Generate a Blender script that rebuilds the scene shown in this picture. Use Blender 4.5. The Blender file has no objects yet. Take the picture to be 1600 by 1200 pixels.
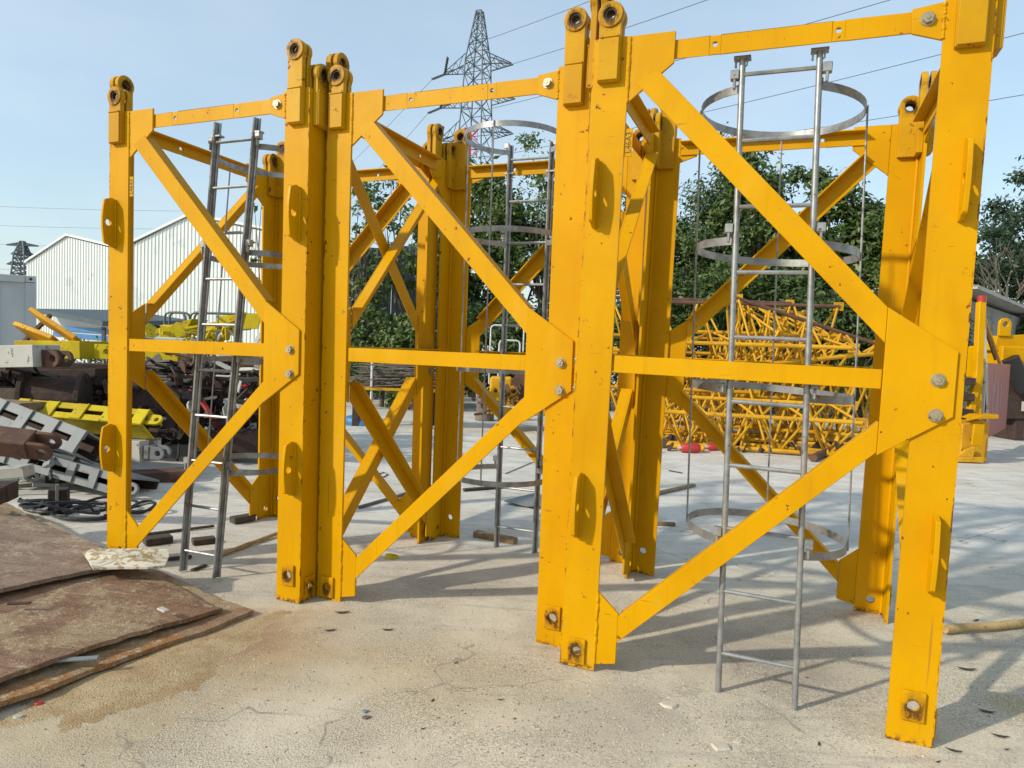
import bpy, bmesh, math, random
from mathutils import Vector, Matrix
random.seed(7)
PI = math.pi
sc = bpy.context.scene
COL = sc.collection

# ------------------------------------------------------------------ camera
F_PX = 1077.05
CAM = Vector((0, 0, 1.49686))
CR = Vector((0.99932068, 0.00182965, 0.03680797))
CU = Vector((-0.03685341, 0.04961284, 0.99808837))
CF = Vector((0.0, 0.99876685, -0.04964657))
cd = bpy.data.cameras.new('camera')
cam = bpy.data.objects.new('camera', cd)
COL.objects.link(cam)
cd.sensor_width = 36.0
cd.lens = F_PX / 1600 * 36.0
cd.clip_start = 0.05
cd.clip_end = 3000
cam.matrix_world = Matrix(((CR.x, CU.x, -CF.x, CAM.x), (CR.y, CU.y, -CF.y, CAM.y), (CR.z, CU.z, -CF.z, CAM.z), (0, 0, 0, 1)))
sc.camera = cam

# ------------------------------------------------------------------ sky, sun, exposure
SUN_EL = math.radians(29)
SUN_AZ = math.radians(242.2)          # clockwise from +Y: behind the camera, to the left
w = bpy.data.worlds.new('World')
sc.world = w
w.use_nodes = True
wn = w.node_tree
bg = wn.nodes['Background']
sky = wn.nodes.new('ShaderNodeTexSky')
sky.sky_type = 'NISHITA'
sky.sun_disc = False
sky.sun_elevation = SUN_EL
sky.sun_rotation = SUN_AZ
sky.altitude = 0
sky.air_density = 1.3
sky.dust_density = 1.0
sky.ozone_density = 2.0
veil = wn.nodes.new('ShaderNodeMix')          # even thin haze over the whole sky
veil.data_type = 'RGBA'
veil.inputs[0].default_value = 0.6
wtc = wn.nodes.new('ShaderNodeTexCoord')       # faint soft cloud all over the dome
wmp = wn.nodes.new('ShaderNodeMapping')
wmp.inputs['Scale'].default_value = (1.6, 1.6, 4.2)
wn.links.new(wtc.outputs['Generated'], wmp.inputs[0])
wno = wn.nodes.new('ShaderNodeTexNoise')
wno.inputs['Scale'].default_value = 1.5
wno.inputs['Detail'].default_value = 5
wno.inputs['Roughness'].default_value = .55
wn.links.new(wmp.outputs[0], wno.inputs['Vector'])
wmr = wn.nodes.new('ShaderNodeMapRange')
wmr.interpolation_type = 'SMOOTHSTEP'
wmr.inputs[1].default_value = .35
wmr.inputs[2].default_value = .75
wn.links.new(wno.outputs[0], wmr.inputs[0])
wcl = wn.nodes.new('ShaderNodeMix')
wcl.data_type = 'RGBA'
wcl.inputs[6].default_value = (2.15, 2.80, 3.30, 1)
wcl.inputs[7].default_value = (2.85, 3.30, 3.55, 1)
wn.links.new(wmr.outputs[0], wcl.inputs[0])
wn.links.new(wcl.outputs[2], veil.inputs[7])
veil.inputs[7].default_value = (2.30, 2.92, 3.35, 1)
wn.links.new(sky.outputs[0], veil.inputs[6])
wn.links.new(veil.outputs[2], bg.inputs[0])
bg.inputs[1].default_value = 0.15
sl = bpy.data.lights.new('sun', 'SUN')
sl.energy = 2.55
sl.angle = math.radians(1.6)
sl.color = (1.0, 0.92, 0.79)
sun = bpy.data.objects.new('sun', sl)
COL.objects.link(sun)
to_sun = Vector((math.sin(SUN_AZ) * math.cos(SUN_EL), math.cos(SUN_AZ) * math.cos(SUN_EL), math.sin(SUN_EL)))
sun.rotation_euler = to_sun.to_track_quat('Z', 'Y').to_euler()
sun.location = (-10, -8, 12)
sc.view_settings.view_transform = 'Standard'
sc.view_settings.look = 'None'
sc.view_settings.gamma = 1.0
sc.view_settings.exposure = 0.66
sc.view_settings.use_curve_mapping = False
sc.cycles.max_bounces = 6
sc.cycles.diffuse_bounces = 3
sc.cycles.transparent_max_bounces = 6


# ------------------------------------------------------------------ layout helpers
def ray(u, v):
    return CF + CR * ((u - 800) / F_PX) + CU * ((600 - v) / F_PX)


def P(u, v, Y):
    d = ray(u, v)
    return CAM + d * (Y / d.y)


def G(u, v, z=0.0):
    d = ray(u, v)
    return CAM + d * ((z - CAM.z) / d.z)


def tag(o, label=None, cat=None, group=None, kind=None):
    if label: o['label'] = label
    if cat: o['category'] = cat
    if group: o['group'] = group
    if kind: o['kind'] = kind
    return o


def empty(name, loc=(0, 0, 0), rz=0.0):
    o = bpy.data.objects.new(name, None)
    o.empty_display_size = 0.1
    COL.objects.link(o)
    o.location = loc
    o.rotation_euler = (0, 0, rz)
    return o


def thing(name, label, cat, loc=(0, 0, 0), rz=0.0, group=None):
    return tag(empty(name, loc, rz), label, cat, group)


class MB:
    def __init__(s):
        s.v = []
        s.f = []

    def add(s, vs, fs):
        b = len(s.v)
        s.v += [tuple(p) for p in vs]
        s.f += [tuple(i + b for i in q) for q in fs]
        return s

    def box(s, lo, hi, M=None):
        x0, y0, z0 = lo
        x1, y1, z1 = hi
        vs = [Vector(p) for p in ((x0, y0, z0), (x1, y0, z0), (x1, y1, z0), (x0, y1, z0), (x0, y0, z1), (x1, y0, z1), (x1, y1, z1), (x0, y1, z1))]
        if M is not None: vs = [M @ p for p in vs]
        return s.add(vs, [(0, 3, 2, 1), (4, 5, 6, 7), (0, 1, 5, 4), (1, 2, 6, 5), (2, 3, 7, 6), (3, 0, 4, 7)])

    def beam(s, p0, p1, w_, h_, up=(0, 0, 1), off=(0, 0)):
        """oriented box from p0 to p1, w_ across, h_ along up"""
        p0, p1 = Vector(p0), Vector(p1)
        d = (p1 - p0).normalized()
        up = Vector(up)
        sd = d.cross(up).normalized()
        uu = sd.cross(d).normalized()
        vs = []
        for p in (p0, p1):
            for a, b in ((-1, -1), (1, -1), (1, 1), (-1, 1)):
                vs.append(p + sd * (a * w_ / 2 + off[0]) + uu * (b * h_ / 2 + off[1]))
        return s.add(vs, [(0, 1, 2, 3), (4, 7, 6, 5), (0, 4, 5, 1), (1, 5, 6, 2), (2, 6, 7, 3), (3, 7, 4, 0)])

    def tube(s, pts, r, n=8, caps=True, closed=False):
        pts = [Vector(p) for p in pts]
        m = len(pts)
        rs = r if isinstance(r, (list, tuple)) else [r] * m
        vs, fs = [], []
        prev = None
        for i, p in enumerate(pts):
            if closed:
                t = (pts[(i + 1) % m] - pts[i - 1]).normalized()
            else:
                t = (pts[min(i + 1, m - 1)] - pts[max(i - 1, 0)]).normalized()
            if prev is None:
                a = Vector((0, 0, 1)) if abs(t.z) < .9 else Vector((1, 0, 0))
                x = t.cross(a).normalized()
            else:
                x = (prev - t * prev.dot(t)).normalized()
            prev = x
            y = t.cross(x)
            for k in range(n):
                an = 2 * PI * k / n
                vs.append(p + (x * math.cos(an) + y * math.sin(an)) * rs[i])
        for i in range(m if closed else m - 1):
            for k in range(n):
                a, b = i * n + k, i * n + (k + 1) % n
                c, d = ((i + 1) % m) * n + (k + 1) % n, ((i + 1) % m) * n + k
                fs.append((a, b, c, d))
        if caps and not closed:
            fs.append(tuple(range(n - 1, -1, -1)))
            fs.append(tuple((m - 1) * n + k for k in range(n)))
        return s.add(vs, fs)

    def prism(s, polys, th, O=(0, 0, 0), ux=(1, 0, 0), uy=(0, 0, 1), un=(0, 1, 0)):
        """2-D polygons (sharing points by position) extruded by th along un"""
        O, ux, uy, un = Vector(O), Vector(ux), Vector(uy), Vector(un)
        key, pts, fs2 = {}, [], []
        for p in polys:
            q = []
            for (a, b) in p:
                k = (round(a, 5), round(b, 5))
                if k not in key:
                    key[k] = len(pts)
                    pts.append((a, b))
                if not q or q[-1] != key[k]: q.append(key[k])
            if len(q) > 2: fs2.append(q)
        n = len(pts)
        vs = [O + ux * a + uy * b for a, b in pts] + [O + ux * a + uy * b + un * th for a, b in pts]
        fs = [tuple(q) for q in fs2] + [tuple(i + n for i in reversed(q)) for q in fs2]
        ed = {}
        for q in fs2:
            for i in range(len(q)):
                a, b = q[i], q[(i + 1) % len(q)]
                ed.setdefault((min(a, b), max(a, b)), []).append((a, b))
        for l in ed.values():
            if len(l) == 1:
                a, b = l[0]
                fs.append((b, a, a + n, b + n))
        return s.add(vs, fs)

    def mesh(s, name, mat, smooth=False, bevel=0.0, seg=1):
        me = bpy.data.meshes.new(name)
        me.from_pydata(s.v, [], s.f)
        bm = bmesh.new()
        bm.from_mesh(me)
        if bevel: bmesh.ops.dissolve_degenerate(bm, dist=1e-6, edges=bm.edges)
        bmesh.ops.recalc_face_normals(bm, faces=bm.faces)
        if bevel:
            es = [e for e in bm.edges if len(e.link_faces) == 2 and e.calc_face_angle(0) > math.radians(35)]
            bmesh.ops.bevel(bm, geom=es, offset=bevel, segments=seg, affect='EDGES', clamp_overlap=True)
        bm.to_mesh(me)
        bm.free()
        me.materials.append(mat)
        if smooth:
            me.shade_smooth() if hasattr(me, 'shade_smooth') else None
        return me

    def build(s, name, mat, parent=None, smooth=False, bevel=0.0, loc=None, rz=None):
        return link(name, s.mesh(name, mat, smooth, bevel), parent, loc, rz)


def link(name, me, parent=None, loc=None, rz=None):
    o = bpy.data.objects.new(name, me)
    COL.objects.link(o)
    if parent is not None: o.parent = parent
    if loc is not None: o.location = loc
    if rz is not None: o.rotation_euler = (0, 0, rz)
    return o


def smooth_by_angle(me, ang=40):
    me.shade_smooth()
    try:
        me.set_sharp_from_angle(angle=math.radians(ang))
    except Exception:
        pass


def plate_hole(outline, c, r, n=16):
    """quads between a star-shaped outline and a round hole"""
    cx, cy = c
    angs = [2 * PI * k / n for k in range(n)] + [math.atan2(y - cy, x - cx) % (2 * PI) for x, y in outline]
    angs = sorted(angs)
    out = []
    for a in angs:
        if (not out or a - out[-1] > 1e-3) and a < 2 * PI - 1e-3: out.append(a)
    res = []
    m = len(outline)
    for a in out:
        dx, dy = math.cos(a), math.sin(a)
        best = 1e9
        for i in range(m):
            x0, y0 = outline[i]
            x1, y1 = outline[(i + 1) % m]
            ex, ey = x1 - x0, y1 - y0
            den = dx * ey - dy * ex
            if abs(den) < 1e-12: continue
            t = ((x0 - cx) * ey - (y0 - cy) * ex) / den
            q = ((x0 - cx) * dy - (y0 - cy) * dx) / den
            if t > 1e-6 and -1e-4 <= q <= 1.0001: best = min(best, t)
        res.append(((cx + dx * r, cy + dy * r), (cx + dx * best, cy + dy * best)))
    return [[res[i][0], res[i][1], res[(i + 1) % len(res)][1], res[(i + 1) % len(res)][0]] for i in range(len(res))]


def strip(u0, u1, z0, z1, holes, horiz=False):
    """rectangle with a row of round holes; holes = (u, z, r)"""
    polys = []
    if horiz:
        cur = u0
        for (a, b, r) in sorted(holes):
            hw = r * 2.2
            polys.append([(cur, z0), (a - hw, z0), (a - hw, z1), (cur, z1)])
            polys += plate_hole([(a - hw, z0), (a + hw, z0), (a + hw, z1), (a - hw, z1)], (a, b), r, 14)
            cur = a + hw
        polys.append([(cur, z0), (u1, z0), (u1, z1), (cur, z1)])
    else:
        cur = z0
        for (a, b, r) in sorted(holes, key=lambda h: h[1]):
            hw = r * 2.2
            polys.append([(u0, cur), (u1, cur), (u1, b - hw), (u0, b - hw)])
            polys += plate_hole([(u0, b - hw), (u1, b - hw), (u1, b + hw), (u0, b + hw)], (a, b), r, 16)
            cur = b + hw
        polys.append([(u0, cur), (u1, cur), (u1, z1), (u0, z1)])
    return polys


# ------------------------------------------------------------------ materials
class NT:
    def __init__(s, name, rough=.6, metal=0.0):
        s.m = bpy.data.materials.new(name)
        s.m.use_nodes = True
        s.t = s.m.node_tree
        s.b = s.t.nodes['Principled BSDF']
        s.b.inputs['Roughness'].default_value = rough
        s.b.inputs['Metallic'].default_value = metal
        tc = s.t.nodes.new('ShaderNodeTexCoord')
        s.obj = tc.outputs['Object']
        s.gen = tc.outputs['Generated']

    def n(s, kind, **kw):
        nd = s.t.nodes.new(kind)
        for k, v in kw.items(): setattr(nd, k, v)
        return nd

    def l(s, a, b):
        s.t.links.new(a, b)

    def val(s, sock, v):
        if hasattr(v, 'is_linked') or isinstance(v, bpy.types.NodeSocket):
            s.l(v, sock)
        elif isinstance(v, (tuple, list)) and len(v) == 3 and len(sock.default_value) == 4:
            sock.default_value = (*v, 1)
        else:
            sock.default_value = v

    def co(s, scale=(1, 1, 1), rot=(0, 0, 0), loc=(0, 0, 0), rnd=True, src=None):
        mp = s.n('ShaderNodeMapping')
        s.l(src or s.obj, mp.inputs[0])
        mp.inputs['Scale'].default_value = scale
        mp.inputs['Rotation'].default_value = rot
        mp.inputs['Location'].default_value = loc
        if not rnd: return mp.outputs[0]
        oi = s.n('ShaderNodeObjectInfo')
        ml = s.n('ShaderNodeMath', operation='MULTIPLY')
        s.l(oi.outputs['Random'], ml.inputs[0])
        ml.inputs[1].default_value = 37.0
        ad = s.n('ShaderNodeVectorMath', operation='ADD')
        s.l(mp.outputs[0], ad.inputs[0])
        s.l(ml.outputs[0], ad.inputs[1])
        return ad.outputs[0]

    def noise(s, vec, scale, detail=4, rough=.55, dist=0.0):
        nd = s.n('ShaderNodeTexNoise')
        s.l(vec, nd.inputs['Vector'])
        nd.inputs['Scale'].default_value = scale
        nd.inputs['Detail'].default_value = detail
        nd.inputs['Roughness'].default_value = rough
        nd.inputs['Distortion'].default_value = dist
        return nd.outputs[0]

    def step(s, x, a, b):
        mr = s.n('ShaderNodeMapRange')
        mr.interpolation_type = 'SMOOTHSTEP'
        s.val(mr.inputs[0], x)
        mr.inputs[1].default_value = a
        mr.inputs[2].default_value = b
        return mr.outputs[0]

    def math(s, op, a, b=0.0):
        nd = s.n('ShaderNodeMath', operation=op)
        s.val(nd.inputs[0], a)
        s.val(nd.inputs[1], b)
        return nd.outputs[0]

    def mix(s, fac, a, b):
        nd = s.n('ShaderNodeMix', data_type='RGBA')
        s.val(nd.inputs[0], fac)
        s.val(nd.inputs[6], a)
        s.val(nd.inputs[7], b)
        return nd.outputs[2]

    def sep(s, vec):
        nd = s.n('ShaderNodeSeparateXYZ')
        s.l(vec, nd.inputs[0])
        return nd.outputs

    def bump(s, h, strength=.3, dist=.01):
        nd = s.n('ShaderNodeBump')
        nd.inputs['Strength'].default_value = strength
        nd.inputs['Distance'].default_value = dist
        s.l(h, nd.inputs['Height'])
        s.l(nd.outputs[0], s.b.inputs['Normal'])

    def base(s, c):
        s.val(s.b.inputs['Base Color'], c)

    def rough(s, c):
        s.val(s.b.inputs['Roughness'], c)


RUST = (.13, .045, .018)
DARK = (.018, .012, .009)


def yellow_mat(name, c1=(.590, .300, .0001), c2=(.525, .255, .0002), chips=.678, grime=None, edge=False, dusty=0.0):
    m = NT(name, .42)
    m.b.inputs['Specular IOR Level'].default_value = .10
    v = m.co()
    big = m.noise(v, 1.6, 4)
    col = m.mix(m.step(big, .35, .68), c1, c2)
    st = m.noise(m.co((26, 26, 1.1)), 1.0, 3)
    col = m.mix(m.math('MULTIPLY', m.step(st, .55, .78), .28), col, (.40, .19, .006))
    dn = m.noise(v, 7, 5, .7)
    col = m.mix(m.math('MULTIPLY', m.step(dn, .5, .75), .22 + dusty), col, (.40, .245, .018))
    fd = m.noise(m.co((1, 1, .45), loc=(2, 7, 1)), 2.6, 5, .6, .5)
    col = m.mix(m.math('MULTIPLY', m.step(fd, .52, .70), .5), col, (.47, .215, .001))
    col = m.mix(m.math('MULTIPLY', m.step(fd, .44, .30), .35), col, (.62, .36, .03))
    sx = m.noise(m.co((3, 3, 42), (.5, .35, 0)), 3.0, 2, .5)
    sy_ = m.noise(m.co((2, 2, 2), loc=(5, 1, 3)), 2.2, 3)
    col = m.mix(m.math('MULTIPLY', m.math('MULTIPLY', m.step(sx, .70, .74), m.step(sy_, .50, .60)), .7), col, (.24, .11, .02))
    run = m.noise(m.co((60, 60, 1.3), loc=(1, 4, 2)), 1.0, 3)
    rz_ = m.noise(m.co((4, 4, 1.4), loc=(8, 3, 2)), 1.6, 3)
    col = m.mix(m.math('MULTIPLY', m.math('MULTIPLY', m.step(run, .60, .72), m.step(rz_, .54, .66)), .55), col, (.26, .10, .02))
    cn = m.noise(v, 24, 3, .6)
    cz = m.noise(v, 2.3, 2)
    chip = m.math('MULTIPLY', m.step(cn, chips, chips + .03), m.step(cz, .44, .56))
    if edge:
        x, y, z = m.sep(m.obj)
        # worn outer corner, foot and top of the angle post
        dcor = m.math('ADD', m.math('ABSOLUTE', x), m.math('ABSOLUTE', y))
        en = m.noise(m.co((14, 14, 5)), 3, 5, .7)
        e1 = m.math('MULTIPLY', m.step(dcor, .009, .002), m.step(en, .50, .62))
        e2 = m.math('MULTIPLY', m.step(z, .035, .0), m.step(m.noise(v, 35, 4), .45, .6))
        chip = m.math('MAXIMUM', chip, m.math('MAXIMUM', e1, e2))
    col = m.mix(chip, col, RUST)
    rg = m.math('ADD', m.math('MULTIPLY', dn, .35), .25)
    if grime:
        x, y, z = m.sep(m.obj)
        rad = m.math('SQRT', m.math('ADD', m.math('MULTIPLY', x, x), m.math('MULTIPLY', z, z)))
        gn = m.noise(m.co((1, 1, .6)), 26, 6, .75)
        low = m.math('MULTIPLY', m.step(z, .0, -.06), .012)
        nr = m.math('SUBTRACT', m.math('ADD', rad, m.math('MULTIPLY', m.math('SUBTRACT', gn, .5), grime * 2.6)), low)
        gm = m.step(nr, grime, grime * .55)
        col = m.mix(m.math('MULTIPLY', gm, .85), col, DARK)
        col = m.mix(m.math('MULTIPLY', m.step(nr, grime * 1.5, grime * .9), .28), col, RUST)
    m.base(col)
    m.rough(rg)
    m.bump(m.math('ADD', m.noise(v, 160, 2), m.math('MULTIPLY', chip, -.6)), .12, .003)
    return m.m


def rust_mat(name, c1, c2, c3, scale=6, rough=.85, bump=.5):
    m = NT(name, rough)
    v = m.co()
    a = m.noise(v, scale, 8, .65)
    col = m.mix(m.step(a, .35, .62), c1, c2)
    b = m.noise(v, scale * 3.1, 6, .7)
    col = m.mix(m.step(b, .54, .68), col, c3)
    m.base(col)
    m.bump(m.math('ADD', a, b), bump, .01)
    return m.m


def paint_mat(name, c, rough=.5, wear=(.12, .06, .03), amt=.62, scale=8, metal=0.0, dirt=.35):
    m = NT(name, rough, metal)
    v = m.co()
    a = m.noise(v, scale, 6, .65)
    d = m.noise(v, scale * .35, 4)
    col = m.mix(m.math('MULTIPLY', m.step(d, .4, .7), dirt), c, tuple(x * .55 for x in c))
    col = m.mix(m.step(a, amt, amt + .05), col, wear)
    m.base(col)
    m.bump(a, .2, .004)
    return m.m


Y_CHORD = yellow_mat('yellow_chord_paint', edge=True)
Y_PART = yellow_mat('yellow_paint')
Y_LUG = yellow_mat('yellow_lug_paint', (.52, .28, .006), (.44, .22, .008), .64, grime=.046, dusty=.12)
Y_PAD = yellow_mat('yellow_pad_paint', grime=.043)
Y_PIPE = yellow_mat('yellow_pipe_paint', (.62, .335, .02), (.47, .235, .02), .62, dusty=.15)
Y_SCRAP = yellow_mat('lemon_paint', (.56, .45, .015), (.42, .31, .02), .62, dusty=.1)


def galv():
    m = NT('galvanised_steel', .42, .55)
    v = m.co()
    a = m.noise(v, 14, 5, .7)
    col = m.mix(m.step(a, .35, .7), (.34, .345, .335), (.20, .20, .195))
    col = m.mix(m.step(m.noise(v, 40, 4), .66, .7), col, (.12, .08, .05))
    m.base(col)
    m.rough(m.math('ADD', m.math('MULTIPLY', a, .35), .25))
    return m.m


GALV = galv()
BOLT = paint_mat('zinc_bolt', (.42, .36, .24), .4, (.1, .06, .03), .6, 60, .7)
BLACKRUST = rust_mat('black_grease', (.010, .008, .007), (.03, .018, .012), (.07, .03, .015), 60, .55)
RUSTM = rust_mat('rusty_steel', (.075, .042, .030), (.125, .060, .034), (.17, .075, .035), 5)
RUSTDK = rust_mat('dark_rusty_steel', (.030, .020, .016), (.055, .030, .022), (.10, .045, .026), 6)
GREYP = paint_mat('grey_blue_paint', (.20, .215, .215), .6, (.14, .11, .09), .60, 7, 0, .5)
WHITEP = paint_mat('dirty_white_paint', (.46, .455, .40), .6, (.15, .10, .07), .60, 6, 0, .4)
WOOD = rust_mat('weathered_wood', (.20, .13, .07), (.28, .19, .10), (.12, .075, .045), 9)
WOODDK = rust_mat('dark_wet_wood', (.045, .032, .024), (.08, .055, .038), (.03, .022, .018), 10)
LOGM = rust_mat('grey_bark', (.12, .10, .08), (.18, .15, .12), (.08, .06, .05), 7)
RUBBER = paint_mat('black_cable_rubber', (.014, .014, .015), .5, (.05, .045, .04), .66, 12)
REDP = paint_mat('red_paint', (.42, .03, .03), .4, (.2, .05, .04), .66, 12)
BLUEP = paint_mat('blue_tarp', (.02, .16, .38), .5, (.05, .2, .4), .7, 5)
WHITETUBE = paint_mat('white_tube_paint', (.62, .62, .60), .45, (.3, .2, .15), .7, 14)
TUBEGREY = paint_mat('dark_green_tube_paint', (.09, .12, .12), .45, (.12, .08, .05), .66, 14)


def ground_mat():
    m = NT('yard_concrete', .8)
    v = m.co(rnd=False)
    x, y, z = m.sep(m.obj)
    a = m.noise(v, .55, 6, .6, .4)
    b = m.noise(v, 2.2, 7, .68)
    c = m.noise(v, 11, 6, .7)
    d = m.noise(v, 95, 4, .75)
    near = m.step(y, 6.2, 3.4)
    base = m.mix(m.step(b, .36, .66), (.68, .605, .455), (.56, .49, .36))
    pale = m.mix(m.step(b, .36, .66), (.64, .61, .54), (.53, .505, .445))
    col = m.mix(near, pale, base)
    col = m.mix(m.math('MULTIPLY', m.step(a, .48, .66), .35), col, (.50, .425, .30))
    # trowel smears, long streaks across the slab
    sm = m.noise(m.co((1.0, 5.5, 1), (0, 0, .42), rnd=False), 1.5, 6, .6, .9)
    col = m.mix(m.math('MULTIPLY', m.step(sm, .52, .66), m.math('SUBTRACT', .46, m.math('MULTIPLY', near, .40))), col, (.74, .72, .66))
    sd = m.noise(m.co((1.2, 7.5, 1), (0, 0, .35), (4, 2, 0), rnd=False), 1.3, 6, .62, .9)
    col = m.mix(m.math('MULTIPLY', m.step(sd, .53, .68), .42), col, (.31, .29, .255))

    # rust-stained sand by the plates
    def blot(cx, cy, r, colr, amt, k=.8):
        nonlocal col
        dx = m.math('SUBTRACT', x, cx)
        dy = m.math('SUBTRACT', y, cy)
        rr = m.math('SQRT', m.math('ADD', m.math('MULTIPLY', dx, dx), m.math('MULTIPLY', dy, dy)))
        rn = m.math('ADD', rr, m.math('MULTIPLY', m.math('SUBTRACT', b, .5), r * k * 2))
        col = m.mix(m.math('MULTIPLY', m.step(rn, r, r * .25), amt), col, colr)
    blot(-1.25, 3.25, .75, (.40, .27, .12), .75)
    blot(-1.32, 3.38, .36, (.30, .165, .07), .75)
    blot(-1.55, 2.6, .6, (.40, .30, .155), .6)
    blot(-.3, 3.1, .55, (.46, .36, .21), .55)
    blot(.45, 2.75, .45, (.40, .355, .28), .6)
    blot(1.75, 2.35, .10, (.55, .36, .08), .6)
    blot(2.3, 3.0, .16, (.42, .30, .08), .45)
    blot(1.5, 3.3, .14, (.40, .27, .08), .4)
    blot(1.35, 3.35, .5, (.33, .30, .265), .6, 1.2)
    blot(2.7, 6.0, .8, (.40, .41, .41), .4, 1.2)
    # grit: dark and pale grains, in drifts
    gz = m.step(m.noise(v, 1.1, 4, .6), .40, .60)
    vr = m.n('ShaderNodeTexVoronoi')
    m.l(v, vr.inputs['Vector'])
    vr.inputs['Scale'].default_value = 95
    g1 = m.math('MULTIPLY', m.step(vr.outputs['Distance'], .34, .16), gz)
    col = m.mix(m.math('MULTIPLY', g1, m.step(c, .40, .62)), col, (.16, .135, .10))
    col = m.mix(m.math('MULTIPLY', m.math('MULTIPLY', m.step(d, .58, .72), gz), .6), col, (.78, .72, .58))
    col = m.mix(m.math('MULTIPLY', m.step(d, .44, .30), .5), col, (.24, .205, .155))
    col = m.mix(m.math('MULTIPLY', m.step(c, .62, .74), .35), col, (.27, .23, .17))
    e1 = m.noise(v, 150, 3, .6)
    e2 = m.noise(m.co((1, 1.6, 1), rnd=False), 62, 4, .7)
    drift = m.math('ADD', m.math('MULTIPLY', m.step(m.noise(v, 1.5, 5, .65, .5), .38, .62), .75), .25)
    sp = m.math('MULTIPLY', drift, near)
    col = m.mix(m.math('MULTIPLY', m.math('MULTIPLY', m.step(e1, .52, .40), sp), .62), col, (.20, .165, .115))
    col = m.mix(m.math('MULTIPLY', m.math('MULTIPLY', m.step(e2, .50, .36), sp), .42), col, (.24, .205, .15))
    col = m.mix(m.math('MULTIPLY', m.math('MULTIPLY', m.step(e1, .56, .68), sp), .7), col, (.84, .78, .63))
    # small black spots
    vs = m.n('ShaderNodeTexVoronoi')
    m.l(v, vs.inputs['Vector'])
    vs.inputs['Scale'].default_value = 5.5
    nd = m.math('ADD', vs.outputs['Distance'], m.math('MULTIPLY', m.math('SUBTRACT', c, .5), .06))
    col = m.mix(m.math('MULTIPLY', m.step(nd, .055, .03), m.step(m.noise(v, 1.7, 2), .46, .58)), col, (.05, .042, .035))
    # cracks, oil drips, tyre scuffs
    ck = m.n('ShaderNodeTexVoronoi')
    ck.feature = 'DISTANCE_TO_EDGE'
    cw = m.n('ShaderNodeVectorMath', operation='ADD')
    m.l(v, cw.inputs[0])
    wv = m.n('ShaderNodeTexNoise')
    m.l(v, wv.inputs['Vector'])
    wv.inputs['Scale'].default_value = 3
    sc2 = m.n('ShaderNodeVectorMath', operation='SCALE')
    m.l(wv.outputs['Color'], sc2.inputs[0])
    sc2.inputs['Scale'].default_value = .5
    m.l(sc2.outputs[0], cw.inputs[1])
    m.l(cw.outputs[0], ck.inputs['Vector'])
    ck.inputs['Scale'].default_value = .55
    col = m.mix(m.math('MULTIPLY', m.math('MULTIPLY', m.step(ck.outputs['Distance'], .005, .001), m.step(b, .44, .56)), .6), col, (.20, .175, .14))
    oil = m.noise(m.co(loc=(7, 2, 0), rnd=False), 1.05, 5, .6, .6)
    col = m.mix(m.math('MULTIPLY', m.step(oil, .62, .72), .28), col, (.24, .215, .18))
    # slab joints
    br = m.n('ShaderNodeTexBrick')
    m.l(m.co((1, 1, 1), (0, 0, -.62), (.4, 1.2, 0), rnd=False), br.inputs['Vector'])
    br.inputs['Scale'].default_value = 1
    br.inputs['Mortar Size'].default_value = .006
    br.inputs['Brick Width'].default_value = 4.4
    br.inputs['Row Height'].default_value = 3.7
    br.offset = 0
    col = m.mix(m.math('MULTIPLY', br.outputs['Fac'], m.math('MULTIPLY', m.step(c, .35, .6), m.math('MULTIPLY', m.step(y, 4.4, 5.4), .8))), col, (.10, .09, .08))
    m.base(col)
    far = m.step(y, 3.6, 7.5)
    rg = m.math('SUBTRACT', .86, m.math('MULTIPLY', m.math('MULTIPLY', far, m.step(sd, .40, .62)), .36))
    m.rough(rg)
    h = m.math('ADD', m.math('MULTIPLY', c, .7), m.math('ADD', m.math('MULTIPLY', d, .5), m.math('MULTIPLY', g1, .35)))
    h = m.math('ADD', h, m.math('MULTIPLY', sm, .5))
    h = m.math('ADD', h, m.math('MULTIPLY', e1, m.math('MULTIPLY', sp, .9)))
    m.bump(h, .7, .012)
    return m.m


GROUND = ground_mat()

# ------------------------------------------------------------------ mast section frame data
W, A, HT, TH = 1.5447, .1662, 2.9, .015
SECS = [(-2.6037, 4.43634, -.37599, -.00055, -.00401, .00216),
        (-1.10547, 3.99415, -.38693, -.00217, .00259, -.00481),
        (.27651, 3.22055, -.3837, .00272, .01447, -.00065)]


def sec_point(s, l):
    x, y, t, zz, tx, ty = SECS[s]
    a, b, c = l[0] + tx * l[2], l[1] + ty * l[2], l[2] + zz - tx * (l[0] - .75) - ty * (l[1] - .75)
    return Vector((x + math.cos(t) * a - math.sin(t) * b, y + math.sin(t) * a + math.cos(t) * b, c))


FEET = [sec_point(s, (i * W, j * W, 0)) for s in range(3) for i in (0, 1) for j in (0, 1)]


def gz(x, y):
    """the slab is a little uneven: it meets every post foot"""
    sw, sh = .02, 0.0
    for f in FEET:
        d2 = (f.x - x) ** 2 + (f.y - y) ** 2
        if d2 < 4:
            k = math.exp(-d2 / .12)
            sw += k
            sh += k * (f.z - .001)
    return sh / sw


def axis(lo, hi, st, far):
    a = []
    x = lo
    while x < hi:
        a.append(x)
        x += st
    l, s = [], st
    x = lo
    while x > -far:
        s *= 1.6
        x -= s
        l.append(x)
    r, s = [], st
    x = a[-1]
    while x < far:
        s *= 1.6
        x += s
        r.append(x)
    return l[::-1] + a + r


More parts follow.
